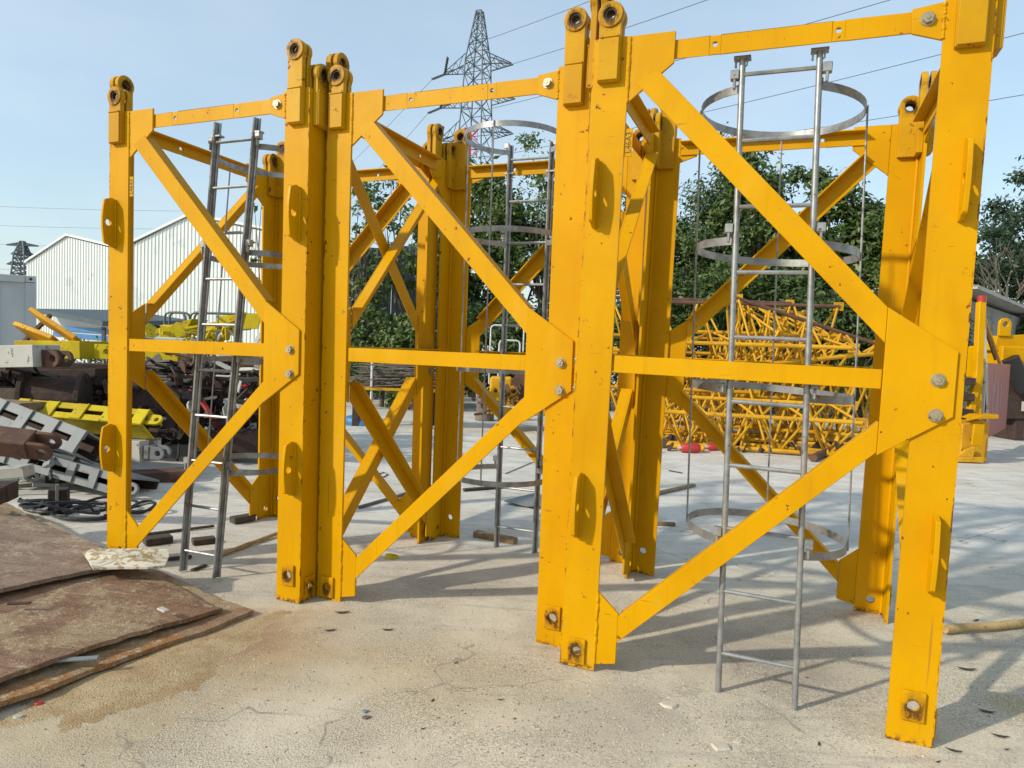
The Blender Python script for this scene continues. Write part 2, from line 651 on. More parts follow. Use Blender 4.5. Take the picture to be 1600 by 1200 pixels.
xs = axis(-4, 4, .1, 900)
ys = axis(1, 7, .1, 1400)
mb = MB()
mb.v = [(x, y, gz(x, y) if (-4 < x < 4 and 1 < y < 8) else 0.0) for y in ys for x in xs]
nx = len(xs)
mb.f = [(j * nx + i, j * nx + i + 1, (j + 1) * nx + i + 1, (j + 1) * nx + i) for j in range(len(ys) - 1) for i in range(nx - 1)]
me = bpy.data.meshes.new('ground')
me.from_pydata(mb.v, [], mb.f)
me.materials.append(GROUND)
me.shade_smooth()
tag(link('ground', me), kind='structure')


# ================================================================== mast sections
def fp(u, d, z):
    return Vector((u - W / 2, d - W / 2, z))


PB = {}


def proto():
    ZL, ZR = .08, .155            # pin holes at the foot: on a face's left post, on its right post
    TL, TR = HT + .09, HT + .20   # pin eyes at the head
    # angle post, origin at its outer corner
    m = MB()
    m.prism(strip(0, A, 0, HT, [(.08, ZL, .024)]), TH, (0, 0, 0), (1, 0, 0), (0, 0, 1), (0, 1, 0))
    side = strip(TH, A, 0, HT, [(.08, ZR, .024)])
    m.prism(side, TH, (0, 0, 0), (0, 1, 0), (0, 0, 1), (1, 0, 0))
    m.tube([(TH + .006, TH + .006, .004), (TH + .006, TH + .006, HT - .004)], .010, 8)
    PB['post'] = (m.mesh('post', Y_CHORD), fp(0, 0, 0))

    def lug(zc, low):
        hd, nk = .060, .050
        o = [(-nk, low), (nk, low), (nk, -.045)]
        for i in range(0, 13):
            an = -.55 + (PI + 1.1) * i / 12
            o.append((hd * math.cos(an), hd * math.sin(an)))
        o.append((-nk, -.045))
        return o
    for nm, zc in (('l', TL), ('r', TR)):
        o = lug(zc, HT - .20 - zc)
        sgn_u = .08 if nm == 'l' else W - .08
        m = MB()
        m.prism(plate_hole(o, (0, 0), .028, 20), .03, (0, -.030, 0))
        ring = [(.057 * math.cos(2 * PI * i / 24), .057 * math.sin(2 * PI * i / 24)) for i in range(24)]
        m.prism(plate_hole(ring, (0, 0), .0285, 24), .008, (0, -.038, 0))
        m.prism([[(-.046, HT - .196 - zc), (.046, HT - .196 - zc), (.046, HT - .012 - zc), (-.046, HT - .012 - zc)]], .007, (0, -.037, 0))
        m.tube([(-.045, -.036, HT - .008 - zc), (.045, -.036, HT - .006 - zc)], .006, 6)
        PB['lug_o' + nm] = (m.mesh('outer_lug', Y_LUG, bevel=.0025), fp(sgn_u, 0, zc))
        m = MB()
        m.prism(plate_hole(o, (0, 0), .028, 20), .03, (0, TH, 0))
        PB['lug_i' + nm] = (m.mesh('inner_lug', Y_LUG, bevel=.0025), fp(sgn_u, 0, zc))
        m = MB()
        r2 = [(.0277 * math.cos(2 * PI * i / 16), .0277 * math.sin(2 * PI * i / 16)) for i in range(16)]
        m.prism(plate_hole(r2, (0, 0), .021, 16), .022, (0, -.031, 0))
        PB['bush_' + nm] = (m.mesh('bushing', BLACKRUST), fp(sgn_u, 0, zc))
    for nm, zc in (('l', ZL), ('r', ZR)):
        m = MB()
        m.prism(plate_hole([(-.042, -.06), (.042, -.06), (.042, .06), (-.042, .06)], (0, 0), .0225, 20), .013, (0, -.013, 0))
        PB['pad_' + nm] = (m.mesh('pin_pad', Y_PAD, bevel=.0025), fp(.08 if nm == 'l' else W - .08, 0, zc))

    # gussets
    def poly(name, key, pts, d0, th, mat=Y_PART, weld=None):
        m = MB()
        m.prism([pts], th, fp(0, d0, 0))
        me_ = m
        if weld:
            n = 26
            pp = []
            for i in range(n + 1):
                q = Vector(weld[0]).lerp(Vector(weld[1]), i / n)
                pp.append(fp(q.x + random.uniform(-.0012, .0012), d0 + random.uniform(-.001, .001), q.y))
            me_.tube(pp, [.0078 + random.uniform(-.0022, .0022) for _ in pp], 6)
        PB[key] = (me_.mesh(name, mat, bevel=.002), Vector((0, 0, 0)))
    poly('top_gusset', 'tg', [(A + .001, HT), (.366, HT), (.366, 2.765), (A + .001, 2.605)], .003, .013, weld=((A + .001, HT - .003), (A + .001, 2.607)))
    poly('bar_gusset', 'sg', [(W - A - .001, 2.742), (W - A - .001, 2.886), (1.268, 2.872), (1.272, 2.778)], .003, .012, weld=((W - A - .001, 2.745), (W - A - .001, 2.882)))
    poly('middle_gusset', 'mg', [(1.266, 1.724), (1.515, 1.56), (1.515, 1.31), (1.266, 1.135)], -.0125, .012)
    poly('foot_gusset', 'bg', [(A + .001, .376), (.266, .290), (.266, .053), (A + .001, .030)], .003, .013, weld=((A + .001, .373), (A + .001, .033)))
    # angle bars
    m = MB()
    m.prism(strip(.30, 1.375, 2.786, 2.866, [(.534, 2.829, .011), (1.014, 2.829, .011)], True), .008, fp(0, .017, 0))
    m.box(fp(.30, .025, 2.858), fp(1.375, .080, 2.866))
    PB['tb'] = (m.mesh('top_bar', Y_PART, bevel=.0015), Vector((0, 0, 0)))
    m = MB()
    m.box(fp(.178, .006, 1.400), fp(1.264, .014, 1.478))
    m.box(fp(.178, .014, 1.470), fp(1.264, .062, 1.478))
    PB['mbar'] = (m.mesh('middle_bar', Y_PART, bevel=.0015), Vector((0, 0, 0)))

    def diag(key, quad, top):
        m = MB()
        m.prism([quad], .009, fp(0, .0, 0) if key == 'd1' else fp(0, .0, 0))
        (a, b) = top
        d = (Vector(b) - Vector(a)).normalized()
        nrm = Vector((d.y, -d.x)) * .009
        if nrm.y > 0: nrm = -nrm
        fl = [a, b, (b[0] + nrm.x, b[1] + nrm.y), (a[0] + nrm.x, a[1] + nrm.y)]
        m.prism([fl], .070, fp(0, .009, 0))
        PB[key] = (m.mesh('diagonal_brace', Y_PART, bevel=.0015), Vector((0, 0, 0)))
    diag('d1', [(.205, 2.690), (.300, 2.738), (1.2655, 1.7235), (1.2655, 1.583)], ((.300, 2.738), (1.2655, 1.7235)))
    diag('d2', [(.2665, .278), (1.2655, 1.268), (1.2655, 1.146), (.2665, .155)], ((.2665, .278), (1.2655, 1.268)))
    # bolt: washer, hexagon head, end dot
    m = MB()
    c24 = [(.027 * math.cos(2 * PI * i / 16), .027 * math.sin(2 * PI * i / 16)) for i in range(16)]
    hx = [(.021 * math.cos(PI / 3 * i + .2), .021 * math.sin(PI / 3 * i + .2)) for i in range(6)]
    dt = [(.009 * math.cos(2 * PI * i / 8), .009 * math.sin(2 * PI * i / 8)) for i in range(8)]
    m.prism([c24], .004, (0, -.004, 0))
    m.prism([hx], .016, (0, -.020, 0))
    m.prism([dt], .003, (0, -.023, 0))
    me_b = m.mesh('bolt', BOLT, bevel=.0015)
    PB['b1'] = (me_b, fp(1.455, -.0125, 1.448))
    PB['b2'] = (me_b, fp(1.456, -.0125, 1.311))
    PB['b3'] = (me_b, fp(1.323, .003, 2.827))
    # climbing bracket: a plate standing out from the post, origin at its root
    o = [(.002, -.155), (.002, .150), (-.030, .158), (-.072, .142)]
    for i in range(9):
        q = i / 8
        o.append((-.078 - .014 * math.sin(PI * q), .136 - q * .262))
    o += [(-.070, -.134), (-.045, -.138), (-.03, -.150)]
    m = MB()
    m.prism(plate_hole(o, (-.050, .0), .0205, 16), .018, (-.009, 0, 0), (0, 1, 0), (0, 0, 1), (1, 0, 0))
    pp = [(.011 + random.uniform(-.001, .001), -.004, -.15 + .3 * i / 22) for i in range(23)]
    m.tube(pp, [.006 + random.uniform(-.002, .002) for _ in pp], 6)
    PB['br'] = (m.mesh('climbing_bracket', Y_PART, bevel=.002), None)
    # name plate
    m = MB()
    m.box((0, 0, -.062), (.034, .004, .062))
    PB['tagp'] = (m.mesh('name_plate', Y_PART, bevel=.001), None)


proto()
m_ = NT('stamped_lettering', .7)
m_.base((.10, .055, .01))
LETTER = m_.m


def text_mesh(body, size, mat, ext=.0006):
    cu = bpy.data.curves.new('txt', 'FONT')
    cu.body = body
    cu.size = size
    cu.extrude = ext
    cu.align_x = 'CENTER'
    cu.align_y = 'CENTER'
    o = bpy.data.objects.new('txt', cu)
    COL.objects.link(o)
    dg = bpy.context.evaluated_depsgraph_get()
    me_ = bpy.data.meshes.new_from_object(o.evaluated_get(dg))
    bpy.data.objects.remove(o)
    me_.materials.clear()
    me_.materials.append(mat)
    return me_


TXT = text_mesh('L46A3', .036, LETTER)


def put(key, name, root, k, pos=None):
    me_, p = PB[key]
    p = pos if pos is not None else p
    Rk = Matrix.Rotation(k * PI / 2, 3, 'Z')
    return link(name, me_, root, Rk @ p, k * PI / 2)


def ladder(root, bl, br_, tl, tr, rungs, hoops, inward, channel, hoop_r=.36):
    """stiles from bl/br_ (foot) to tl/tr (head), section coordinates; cage on the inward side"""
    bl, br_, tl, tr = [Vector(p) for p in (bl, br_, tl, tr)]
    inward = Vector(inward)
    across = (br_ - bl).normalized()
    m = MB()
    if channel:
        for a, b in ((bl, tl), (br_, tr)):
            for off in (-.014, .014):
                m.tube([a + across * off * .6 + inward * off, b + across * off * .6 + inward * off], .0085, 8)
            m.beam(a + inward * .0, b, .004, .022, inward)
    else:
        for a, b in ((bl, tl), (br_, tr)): m.tube([a, b], .0135, 10)
    me_ = m.mesh('ladder', GALV)
    smooth_by_angle(me_)
    lad = link('ladder', me_, root)

    def at(a, b, z):
        return a.lerp(b, (z - a.z) / (b.z - a.z))
    for z in rungs:
        m = MB()
        m.tube([at(bl, tl, z), at(br_, tr, z)], .0095, 8)
        me2 = m.mesh('rung', GALV)
        smooth_by_angle(me2)
        link('rung', me2, lad)
    hp = []
    for z in hoops:
        p, q = at(bl, tl, z), at(br_, tr, z)
        mid = (p + q) / 2
        half = (q - p).length / 2
        dd = math.sqrt(hoop_r ** 2 - half ** 2)
        c = mid + inward * (dd + .02)
        a0 = math.asin(half / hoop_r)
        n = 40
        pts = []
        for i in range(n + 1):
            an = a0 + (2 * PI - 2 * a0) * i / n
            pts.append(c - inward * hoop_r * math.cos(an) + across * hoop_r * math.sin(an))
        pts = [q + inward * .004 + across * .016] + pts + [p + inward * .004 - across * .016]
        m = MB()
        hh, tt = .018, .0025
        vs, fs = [], []
        for i, pt in enumerate(pts):
            t = (pts[min(i + 1, len(pts) - 1)] - pts[max(i - 1, 0)]).normalized()
            nr = Vector((t.y, -t.x, 0))
            for (s1, s2) in ((-1, -1), (1, -1), (1, 1), (-1, 1)):
                vs.append(pt + nr * tt * s1 + Vector((0, 0, hh * s2)))
        for i in range(len(pts) - 1):
            for k in range(4):
                fs.append((i * 4 + k, i * 4 + (k + 1) % 4, i * 4 + 4 + (k + 1) % 4, i * 4 + 4 + k))
        fs += [(0, 3, 2, 1), tuple(len(vs) - 4 + k for k in range(4))]
        m.add(vs, fs)
        me2 = m.mesh('cage_hoop', GALV)
        smooth_by_angle(me2, 35)
        link('cage_hoop', me2, lad)
        for pp, s_ in ((p, -1), (q, 1)):
            m = MB()
            m.box((-.018, -.018, -.02), (.018, .018, .02))
            m.box((-.006, -.022, -.062), (.006, .0, -.02))
            link('hoop_clamp', m.mesh('hoop_clamp', GALV, bevel=.003), lad, pp + across * s_ * .030 + Vector((0, 0, .055)))
        hp.append([c + across * (hoop_r + .006), c + inward * (hoop_r + .006), c - across * (hoop_r + .006)])
    for k in range(3):
        m = MB()
        m.tube([hp[j][k] + Vector((0, 0, .02 if j == 0 else -.02)) for j in (0, len(hp) - 1)], .005, 6)
        link('cage_rod', m.mesh('cage_rod', GALV), lad)
    for a, b in ((bl, tl), (br_, tr)):
        m = MB()
        m.box((-.035, -.02, -.010), (.035, .025, .002))
        m.box((-.03, -.012, -.04), (-.022, .012, -.01))
        m.tube([(.02, .0, .0), (.02, .0, -.035), (.005, .0, -.045)], .004, 6)
        link('hanger', m.mesh('hanger', GALV, bevel=.0015), lad, Vector((b.x, b.y, min(b.z, 2.786))))
    return lad


LABEL = ['yellow steel lattice mast section furthest left, its near post behind the rusty plates',
         'yellow steel lattice mast section standing in the middle of the three',
         'largest, nearest yellow steel lattice mast section on the right']
for s in range(3):
    x, y, t, zz, tx, ty = SECS[s]
    root = thing('mast_section', LABEL[s], 'mast section', group='yellow mast sections standing in a row')
    Rt = Matrix(((1, 0, tx), (0, 1, ty), (-tx, -ty, 1)))
    M3 = (Matrix.Rotation(t, 3, 'Z') @ Rt)
    q = M3.to_quaternion()
    root.rotation_mode = 'QUATERNION'
    root.rotation_quaternion = q
    root.location = sec_point(s, (W / 2, W / 2, 0))
    for k in range(4):
        put('post', 'post', root, k)
        for a in ('l', 'r'):
            lo = put('lug_o' + a, 'outer_lug', root, k)
            put('lug_i' + a, 'inner_lug', root, k)
            bo = link('bushing', PB['bush_' + a][0], lo)
            put('pad_' + a, 'pin_pad', root, k)
        for key, nm in (('tg', 'top_gusset'), ('sg', 'bar_gusset'), ('mg', 'middle_gusset'), ('bg', 'foot_gusset'), ('tb', 'top_bar'), ('mbar', 'middle_bar'),
                        ('d1', 'diagonal_brace'), ('d2', 'diagonal_brace'), ('b1', 'bolt'), ('b2', 'bolt'), ('b3', 'bolt')):
            put(key, nm, root, k)
    kf = 2 if s == 1 else 0
    for u in (.052, W - .060):
        for z in (2.205, .772):
            put('br', 'climbing_bracket', root, kf, fp(u, 0, z))
    pl = put('tagp', 'name_plate', root, kf, fp(A + .002, .006, 2.433))
    tx_ = link('lettering', TXT, pl, Vector((.017, -.0008, 0)))
    tx_.rotation_euler = Matrix(((0, -1, 0), (0, 0, -1), (1, 0, 0))).to_euler()
    rz = [.175 + .282 * i for i in range(10)]
    hz = [2.655, 2.0, 1.345, .665]
    if s == 2:
        ladder(root, fp(.722, .080, .002), fp(1.040, .080, -.012), fp(.645, .080, 2.79), fp(.950, .080, 2.79), rz, hz, (0, 1, 0), False)
    elif s == 0:
        ladder(root, fp(.538, .115, .006), fp(.815, .115, .006), fp(.628, .262, 2.87), fp(.945, .262, 2.87), [.14 + .289 * i for i in range(10)], [2.70, 2.04, 1.36, .66], (0, 1, 0), True)
    else:
        ladder(root, fp(.83, W - .088, .004), fp(.523, W - .088, .004), fp(.84, W - .088, 2.99), fp(.52, W - .088, 2.99), [.16 + .3025 * i for i in range(10)], [2.93, 2.27, 1.36, .62], (0, -1, 0), True, .34)

# ================================================================== rusty plates in the foreground
def plate_mat(name, c1, c2, c3, c4, scab=(.05, .028, .02)):
    m = NT(name, .8)
    v = m.co()
    a = m.noise(v, 2.2, 7, .65, .6)
    b = m.noise(m.co((1, 4, 1), (0, 0, .5)), 3.0, 7, .7)
    c = m.noise(v, 30, 6, .75)
    col = m.mix(m.step(b, .38, .62), c1, c2)
    col = m.mix(m.step(a, .50, .62), col, c3)
    col = m.mix(m.math('MULTIPLY', m.step(c, .50, .66), m.step(a, .42, .55)), col, c4)
    col = m.mix(m.math('MULTIPLY', m.step(c, .42, .30), .6), col, scab)
    sc_ = m.noise(m.co((.7, 9, 1), (0, 0, -.9)), 3.5, 5, .6)
    col = m.mix(m.math('MULTIPLY', m.step(sc_, .58, .68), .45), col, c4)
    pt_ = m.noise(m.co(loc=(3, 5, 0)), 1.3, 6, .62, .8)
    col = m.mix(m.math('MULTIPLY', m.step(pt_, .56, .64), .55), col, (.20, .085, .035))
    fine = m.noise(v, 120, 3, .7)
    col = m.mix(m.math('MULTIPLY', m.step(fine, .54, .70), .32), col, c4)
    col = m.mix(m.math('MULTIPLY', m.step(fine, .46, .34), .5), col, scab)
    m.base(col)
    m.rough(m.math('ADD', m.math('MULTIPLY', b, .4), .5))
    m.bump(m.math('ADD', m.math('MULTIPLY', c, .8), m.math('ADD', b, m.math('MULTIPLY', fine, .5))), .8, .014)
    return m.m


PL1 = plate_mat('rust_plate_brown', (.175, .092, .050), (.285, .165, .092), (.38, .275, .155), (.52, .41, .25))
PL2 = plate_mat('rust_plate_sandy', (.34, .25, .145), (.42, .33, .20), (.36, .17, .055), (.52, .43, .27))
PL3 = plate_mat('rust_plate_dusty', (.215, .140, .095), (.31, .215, .145), (.40, .31, .21), (.52, .44, .31))
E1 = Vector((-.857, .515, 0)).normalized()
E2 = Vector((-.49, -.87, 0)).normalized()


def steel_plate(name, label, corner, l1, l2, s1, s2, mat, th=.022, wave=.0, seed=1):
    """corner = nearest right-hand corner; l1 along the far edge, l2 along the near edge"""
    rr = random.Random(seed)
    n1, n2 = 44, 34
    c = Vector(corner)
    ph = [rr.uniform(0, 6) for _ in range(6)]

    def pt(i, j):
        a, b = i / n1 * l1, j / n2 * l2
        e = Vector((0, 0, 0))
        if j == 0: e += E2 * -.008 * math.sin(a * 9 + ph[0]) + E2 * rr.uniform(-.008, .008)
        if i == 0: e += E1 * .010 * math.sin(b * 7 + ph[1]) + E1 * rr.uniform(-.008, .008)
        z = s1 * a + s2 * b + wave * (math.sin(a * 2.1 + ph[2]) * .5 + math.sin(b * 2.9 + ph[3]) * .7 + math.sin(a * 5 + b * 4 + ph[4]) * .25)
        return c + E1 * a + E2 * b + e + Vector((0, 0, z))
    top = [pt(i, j) for j in range(n2 + 1) for i in range(n1 + 1)]
    N = len(top)
    vs = top + [p - Vector((0, 0, th)) for p in top]
    w_ = n1 + 1
    fs = []
    for j in range(n2):
        for i in range(n1):
            q = (j * w_ + i, j * w_ + i + 1, (j + 1) * w_ + i + 1, (j + 1) * w_ + i)
            fs += [q, tuple(k + N for k in reversed(q))]
    bd = [i for i in range(w_)] + [j * w_ + n1 for j in range(1, n2 + 1)] + [n2 * w_ + i for i in range(n1 - 1, -1, -1)] + [j * w_ for j in range(n2 - 1, 0, -1)]
    for k in range(len(bd)):
        a, b = bd[k], bd[(k + 1) % len(bd)]
        fs.append((a, a + N, b + N, b))
    m = MB()
    org = c.copy()
    m.add([p - org for p in vs], fs)
    me_ = m.mesh(name, mat)
    smooth_by_angle(me_, 50)
    return tag(link(name, me_, None, org), label, 'steel plate', 'rusty steel plates stacked on the ground')


Q1 = G(405, 950, .03) + E2 * .05
steel_plate('steel_plate', 'bottom rusty plate with sandy rim, widest of the stack', Q1, 3.3, 2.6, .064, .004, PL2, wave=.012, seed=3)
steel_plate('steel_plate', 'brown rusty plate lying between the sandy bottom plate and the top plate', G(345, 945, .075), 3.0, 2.4, .060, .024, PL1, wave=.013, seed=5)
steel_plate('steel_plate', 'topmost rusty plate of the stack, under the flaking white sheet piece', G(213, 876, .160), 2.6, 1.9, .050, .050, PL3, wave=.016, seed=8)
# sand bank along the near edge of the bottom plate
SANDM = NT('rusty_sand', .95)
v_ = SANDM.co()
n1_ = SANDM.noise(v_, 5, 6, .65)
n2_ = SANDM.noise(v_, 120, 3, .7)
c_ = SANDM.mix(SANDM.step(n1_, .38, .64), (.50, .385, .215), (.38, .255, .125))
c_ = SANDM.mix(SANDM.math('MULTIPLY', SANDM.step(n2_, .5, .36), .6), c_, (.17, .115, .055))
c_ = SANDM.mix(SANDM.math('MULTIPLY', SANDM.step(n2_, .56, .7), .5), c_, (.58, .46, .26))
SANDM.base(c_)
SANDM.bump(SANDM.math('ADD', SANDM.math('MULTIPLY', n1_, .8), n2_), .8, .014)
rr = random.Random(12)
vs, fs = [], []
n1, n2 = 70, 26
oc = Q1 + E2 * .62 - E1 * .16
ph = [rr.uniform(0, 6) for _ in range(8)]
for j in range(n2 + 1):
    for i in range(n1 + 1):
        a, b = (i / n1 - .5) * 2, (j / n2 - .5) * 2
        x_, y_ = a * .95, b * .36
        e = 1 - 1.45 * (a * a + b * b) ** .5 * (1 + .16 * math.sin(3 * math.atan2(b, a) + 1) + .10 * math.sin(7 * math.atan2(b, a)))
        h = .026 * e ** 1.3 if e > 0 else .02 * max(-.25, e)
        h += .004 * math.sin(x_ * 19 + ph[0] + 3 * y_) * max(0, e) + .003 * math.sin(x_ * 43 + y_ * 31 + ph[1]) * max(0, e) + rr.uniform(-.0012, .0012)
        p_ = oc + E2 * x_ - E1 * y_
        vs.append(Vector((p_.x, p_.y, h - .001)))
for j in range(n2):
    for i in range(n1):
        q_ = j * (n1 + 1) + i
        fs.append((q_, q_ + 1, q_ + n1 + 2, q_ + n1 + 1))
me_ = bpy.data.meshes.new('sand_bank')
me_.from_pydata([tuple(p) for p in vs], [], fs)
me_.materials.append(SANDM.m)
me_.shade_smooth()
tag(link('sand_bank', me_), 'low bank of rusty sand along the edge of the bottom plate', 'sand', kind='stuff')
# flaking white sheet fragment
m = MB()
rr = random.Random(4)
uv = [(130, 862), (146, 857), (180, 857), (220, 857), (262, 858), (264, 868), (258, 883), (230, 886), (195, 886), (150, 887), (146, 888), (138, 874)]
pts = []
for k, (u, v) in enumerate(uv):
    zt = .200 + (.030 if v < 865 else .0)
    pts.append(G(u, v, zt))
cen = sum(pts, Vector()) / len(pts)
org = cen.copy()
ring2 = [cen.lerp(p, .55) + Vector((0, 0, rr.uniform(-.004, .006))) for p in pts]
vs = [cen + Vector((0, 0, .008))] + ring2 + pts
n = len(pts)
fs = [(0, 1 + i, 1 + (i + 1) % n) for i in range(n)] + [(1 + i, 1 + n + i, 1 + n + (i + 1) % n, 1 + (i + 1) % n) for i in range(n)]
N = len(vs)
vs2 = vs + [p - Vector((0, 0, .012)) for p in vs]
fs2 = fs + [tuple(i + N for i in reversed(f)) for f in fs] + [(1 + n + i, 1 + n + i + N, 1 + n + (i + 1) % n + N, 1 + n + (i + 1) % n) for i in range(n)]
m.add([p - org for p in vs2], fs2)
fm = paint_mat('flaking_cream_paint', (.62, .58, .46), .75, (.33, .24, .11), .50, 22, 0, .5)
tag(m.build('sheet_fragment', fm, None, loc=org), 'flaking cream white sheet piece lying on the rusty plates', 'sheet piece')


# ================================================================== scrap heap on the left
def beam_thing(name, label, cat, p0, p1, w_, h_, mat, up=(0, 0, 1), group=None):
    m = MB()
    o = Vector(p0)
    m.beam((0, 0, 0), Vector(p1) - o, w_, h_, up)
    return tag(m.build(name, mat, None, bevel=.006, loc=o), label, cat, group)


def slotted_beam(name, label, p0, p1, h_, d_, nb, mat, core, eye=False, up=(0, 0, 1), roll=0.0):
    """built-up beam: two face strips, battens between them, plates above and below, dark hollow"""
    p0, p1 = Vector(p0), Vector(p1)
    L = (p1 - p0).length
    root = thing(name, label, 'steel beam', p0)
    d = (p1 - p0).normalized()
    sd = d.cross(Vector(up)).normalized()
    uu = sd.cross(d)
    M = Matrix((d, -sd, uu)).transposed() @ Matrix.Rotation(roll, 3, 'X')
    root.rotation_euler = M.to_euler()
    s_h = h_ * .375
    m = MB().box((0, -d_ / 2, h_ / 2 - s_h), (L, -d_ / 2 + .02, h_ / 2))
    m.build('flange_strip', mat, root, bevel=.004)
    m = MB().box((0, -d_ / 2, -h_ / 2), (L, -d_ / 2 + .02, -h_ / 2 + s_h))
    m.build('flange_strip', mat, root, bevel=.004)
    m = MB().box((0, -d_ / 2 + .022, h_ / 2 - .022), (L, d_ / 2, h_ / 2 - .002))
    m.build('top_plate', mat, root, bevel=.003)
    m = MB().box((0, -d_ / 2 + .022, -h_ / 2 + .002), (L, d_ / 2, -h_ / 2 + .022))
    m.build('bottom_plate', mat, root, bevel=.003)
    m = MB().box((0, d_ / 2 - .02, -h_ / 2 + .024), (L, d_ / 2 - .002, h_ / 2 - .024))
    m.build('back_plate', core, root)
    bw = L / nb * .36
    for i in range(nb + 1):
        x = (L - bw) * i / nb
        m = MB().box((x, -d_ / 2 - .012, -h_ / 2 + .004), (x + bw, -d_ / 2 - .001, h_ / 2 - .004))
        m.build('batten', mat, root, bevel=.003)
        m = MB().box((x + bw * .92, -d_ / 2 - .020, -h_ / 2 + .002), (x + bw, -d_ / 2 - .013, h_ / 2 - .002))
        m.build('rib', mat, root, bevel=.002)
    if eye:
        r = h_ * .30
        o = [(0, -r * 1.1), (r * 1.8, -r)] + [(r * 1.8 + r * math.sin(PI * i / 10), -r * math.cos(PI * i / 10)) for i in range(1, 10)] + [(r * 1.8, r), (0, r * 1.1)]
        m = MB().prism(plate_hole(o, (r * 1.8, 0), r * .42, 16), .03, (L, -d_ / 2 + .02, 0))
        m.build('eye_plate', mat, root, bevel=.003)
    return root


def clevis(root_loc, direction, size, mat, name, label, cat='clevis', body=1.0, up=(0, 0, 1)):
    root = thing(name, label, cat, root_loc)
    d = Vector(direction).normalized()
    sd = d.cross(Vector(up)).normalized()
    root.rotation_euler = Matrix((d, -sd, sd.cross(d))).transposed().to_euler()
    m = MB().box((-size * body, -size * .42, -size * .36), (0, size * .42, size * .36))
    m.build('body', mat, root, bevel=size * .04)
    for s in (-1, 1):
        r = size * .34
        o = [(0, -r), (size * .45, -r)] + [(size * .45 + r * math.sin(PI * i / 10), -r * math.cos(PI * i / 10)) for i in range(1, 10)] + [(size * .45, r), (0, r)]
        m = MB().prism(plate_hole(o, (size * .45, 0), r * .45, 16), size * .14, (0, s * size * .30 - size * .07, 0))
        m.build('cheek', mat, root, bevel=size * .015)
    return root


# grey built-up beams sloping down to the right
slotted_beam('slotted_beam', 'upper grey built-up beam with slots, sloping down beside the left post', P(-110, 603, 6.75), P(142, 700, 6.35), .235, .30, 6, GREYP, RUSTDK, roll=-.5)
slotted_beam('slotted_beam', 'lower grey slotted beam under the other grey beam, end behind the left post', P(-60, 683, 6.75), P(218, 762, 6.45), .185, .55, 8, GREYP, RUSTDK, True, roll=-.25)
slotted_beam('slotted_beam', 'bright lemon yellow slotted beam with a rounded eye end', P(36, 645, 7.55), P(238, 664, 7.25), .20, .26, 4, Y_SCRAP, RUSTDK, True, roll=-.75)
# white box beam with rusty forked end
beam_thing('box_beam', 'pale grey box beam with ragged end lying on the scrap at left edge', 'steel beam', P(-140, 560, 7.9), P(74, 556, 7.7), .40, .245, WHITEP)
clevis(P(80, 560, 7.72), (1, -.25, 0), .27, RUSTM, 'rusty_fork', 'rusty forked eye end beyond the pale box beam', 'fork end', .35)
# yellow box behind with two tilted plates
beam_thing('yellow_box_beam', 'short yellow box beam behind the pale beam on the scrap heap', 'steel beam', P(48, 546, 8.7), P(148, 547, 8.6), .5, .22, Y_SCRAP)
m = MB()
r = .09
o = [(0, -r), (.16, -r)] + [(.16 + r * math.sin(PI * i / 10), -r * math.cos(PI * i / 10)) for i in range(1, 10)] + [(.16, r), (0, r)]
m.prism(plate_hole(o, (.15, 0), .035, 14), .04)
tag(m.build('eye_plate', Y_SCRAP, None, bevel=.004, loc=P(147, 549, 8.45)), 'yellow eye plate with one hole beside the left post', 'eye plate')
for k, (a, b, ww, lb) in enumerate([((58, 493), (128, 538), .34, 'long yellow plank plate tilted up highest on the scrap heap'), ((36, 516), (95, 538), .34, 'short yellow plate tilted on the pale beam at left')]):
    beam_thing('tilted_plate', lb, 'steel plate', P(*a, 8.8), P(*b, 8.6), ww, .055, Y_PIPE, up=(.25, .50, .83))
beam_thing('prop_bar', 'thin rusty bar propping the tilted yellow plates', 'bar', P(31, 541, 9.0), P(79, 492, 9.0), .05, .05, RUSTM)
# dark beams and lumps in the shade under the pale beam
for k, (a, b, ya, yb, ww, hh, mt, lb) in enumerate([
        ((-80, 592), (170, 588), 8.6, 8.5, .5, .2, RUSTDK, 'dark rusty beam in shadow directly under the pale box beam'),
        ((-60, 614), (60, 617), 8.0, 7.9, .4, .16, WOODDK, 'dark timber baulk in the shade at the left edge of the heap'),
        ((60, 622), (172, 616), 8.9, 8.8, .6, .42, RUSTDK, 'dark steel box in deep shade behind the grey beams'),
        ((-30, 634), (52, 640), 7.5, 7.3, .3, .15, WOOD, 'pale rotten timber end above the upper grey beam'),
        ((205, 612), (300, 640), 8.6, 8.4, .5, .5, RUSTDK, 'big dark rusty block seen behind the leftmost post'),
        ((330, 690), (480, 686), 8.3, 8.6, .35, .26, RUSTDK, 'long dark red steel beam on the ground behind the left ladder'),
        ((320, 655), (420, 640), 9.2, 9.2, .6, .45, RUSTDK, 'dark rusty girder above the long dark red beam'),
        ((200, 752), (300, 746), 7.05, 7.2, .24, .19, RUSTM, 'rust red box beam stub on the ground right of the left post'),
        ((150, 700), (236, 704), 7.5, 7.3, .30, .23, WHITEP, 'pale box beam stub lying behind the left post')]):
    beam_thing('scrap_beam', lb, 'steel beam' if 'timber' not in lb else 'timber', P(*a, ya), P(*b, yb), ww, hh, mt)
clevis(P(240, 706, 7.25), (1, -.1, -.05), .20, GREYP, 'grey_fork', 'grey forked end with rusty pin hole right of the left post', 'fork end', .3)
clevis(P(52, 695, 5.05), (1, .1, -.10), .21, RUSTM, 'rusty_fork', 'brown rusty fork with hole overlapping the lower grey beam', 'fork end', 2.2, up=(.1, -.5, .85))
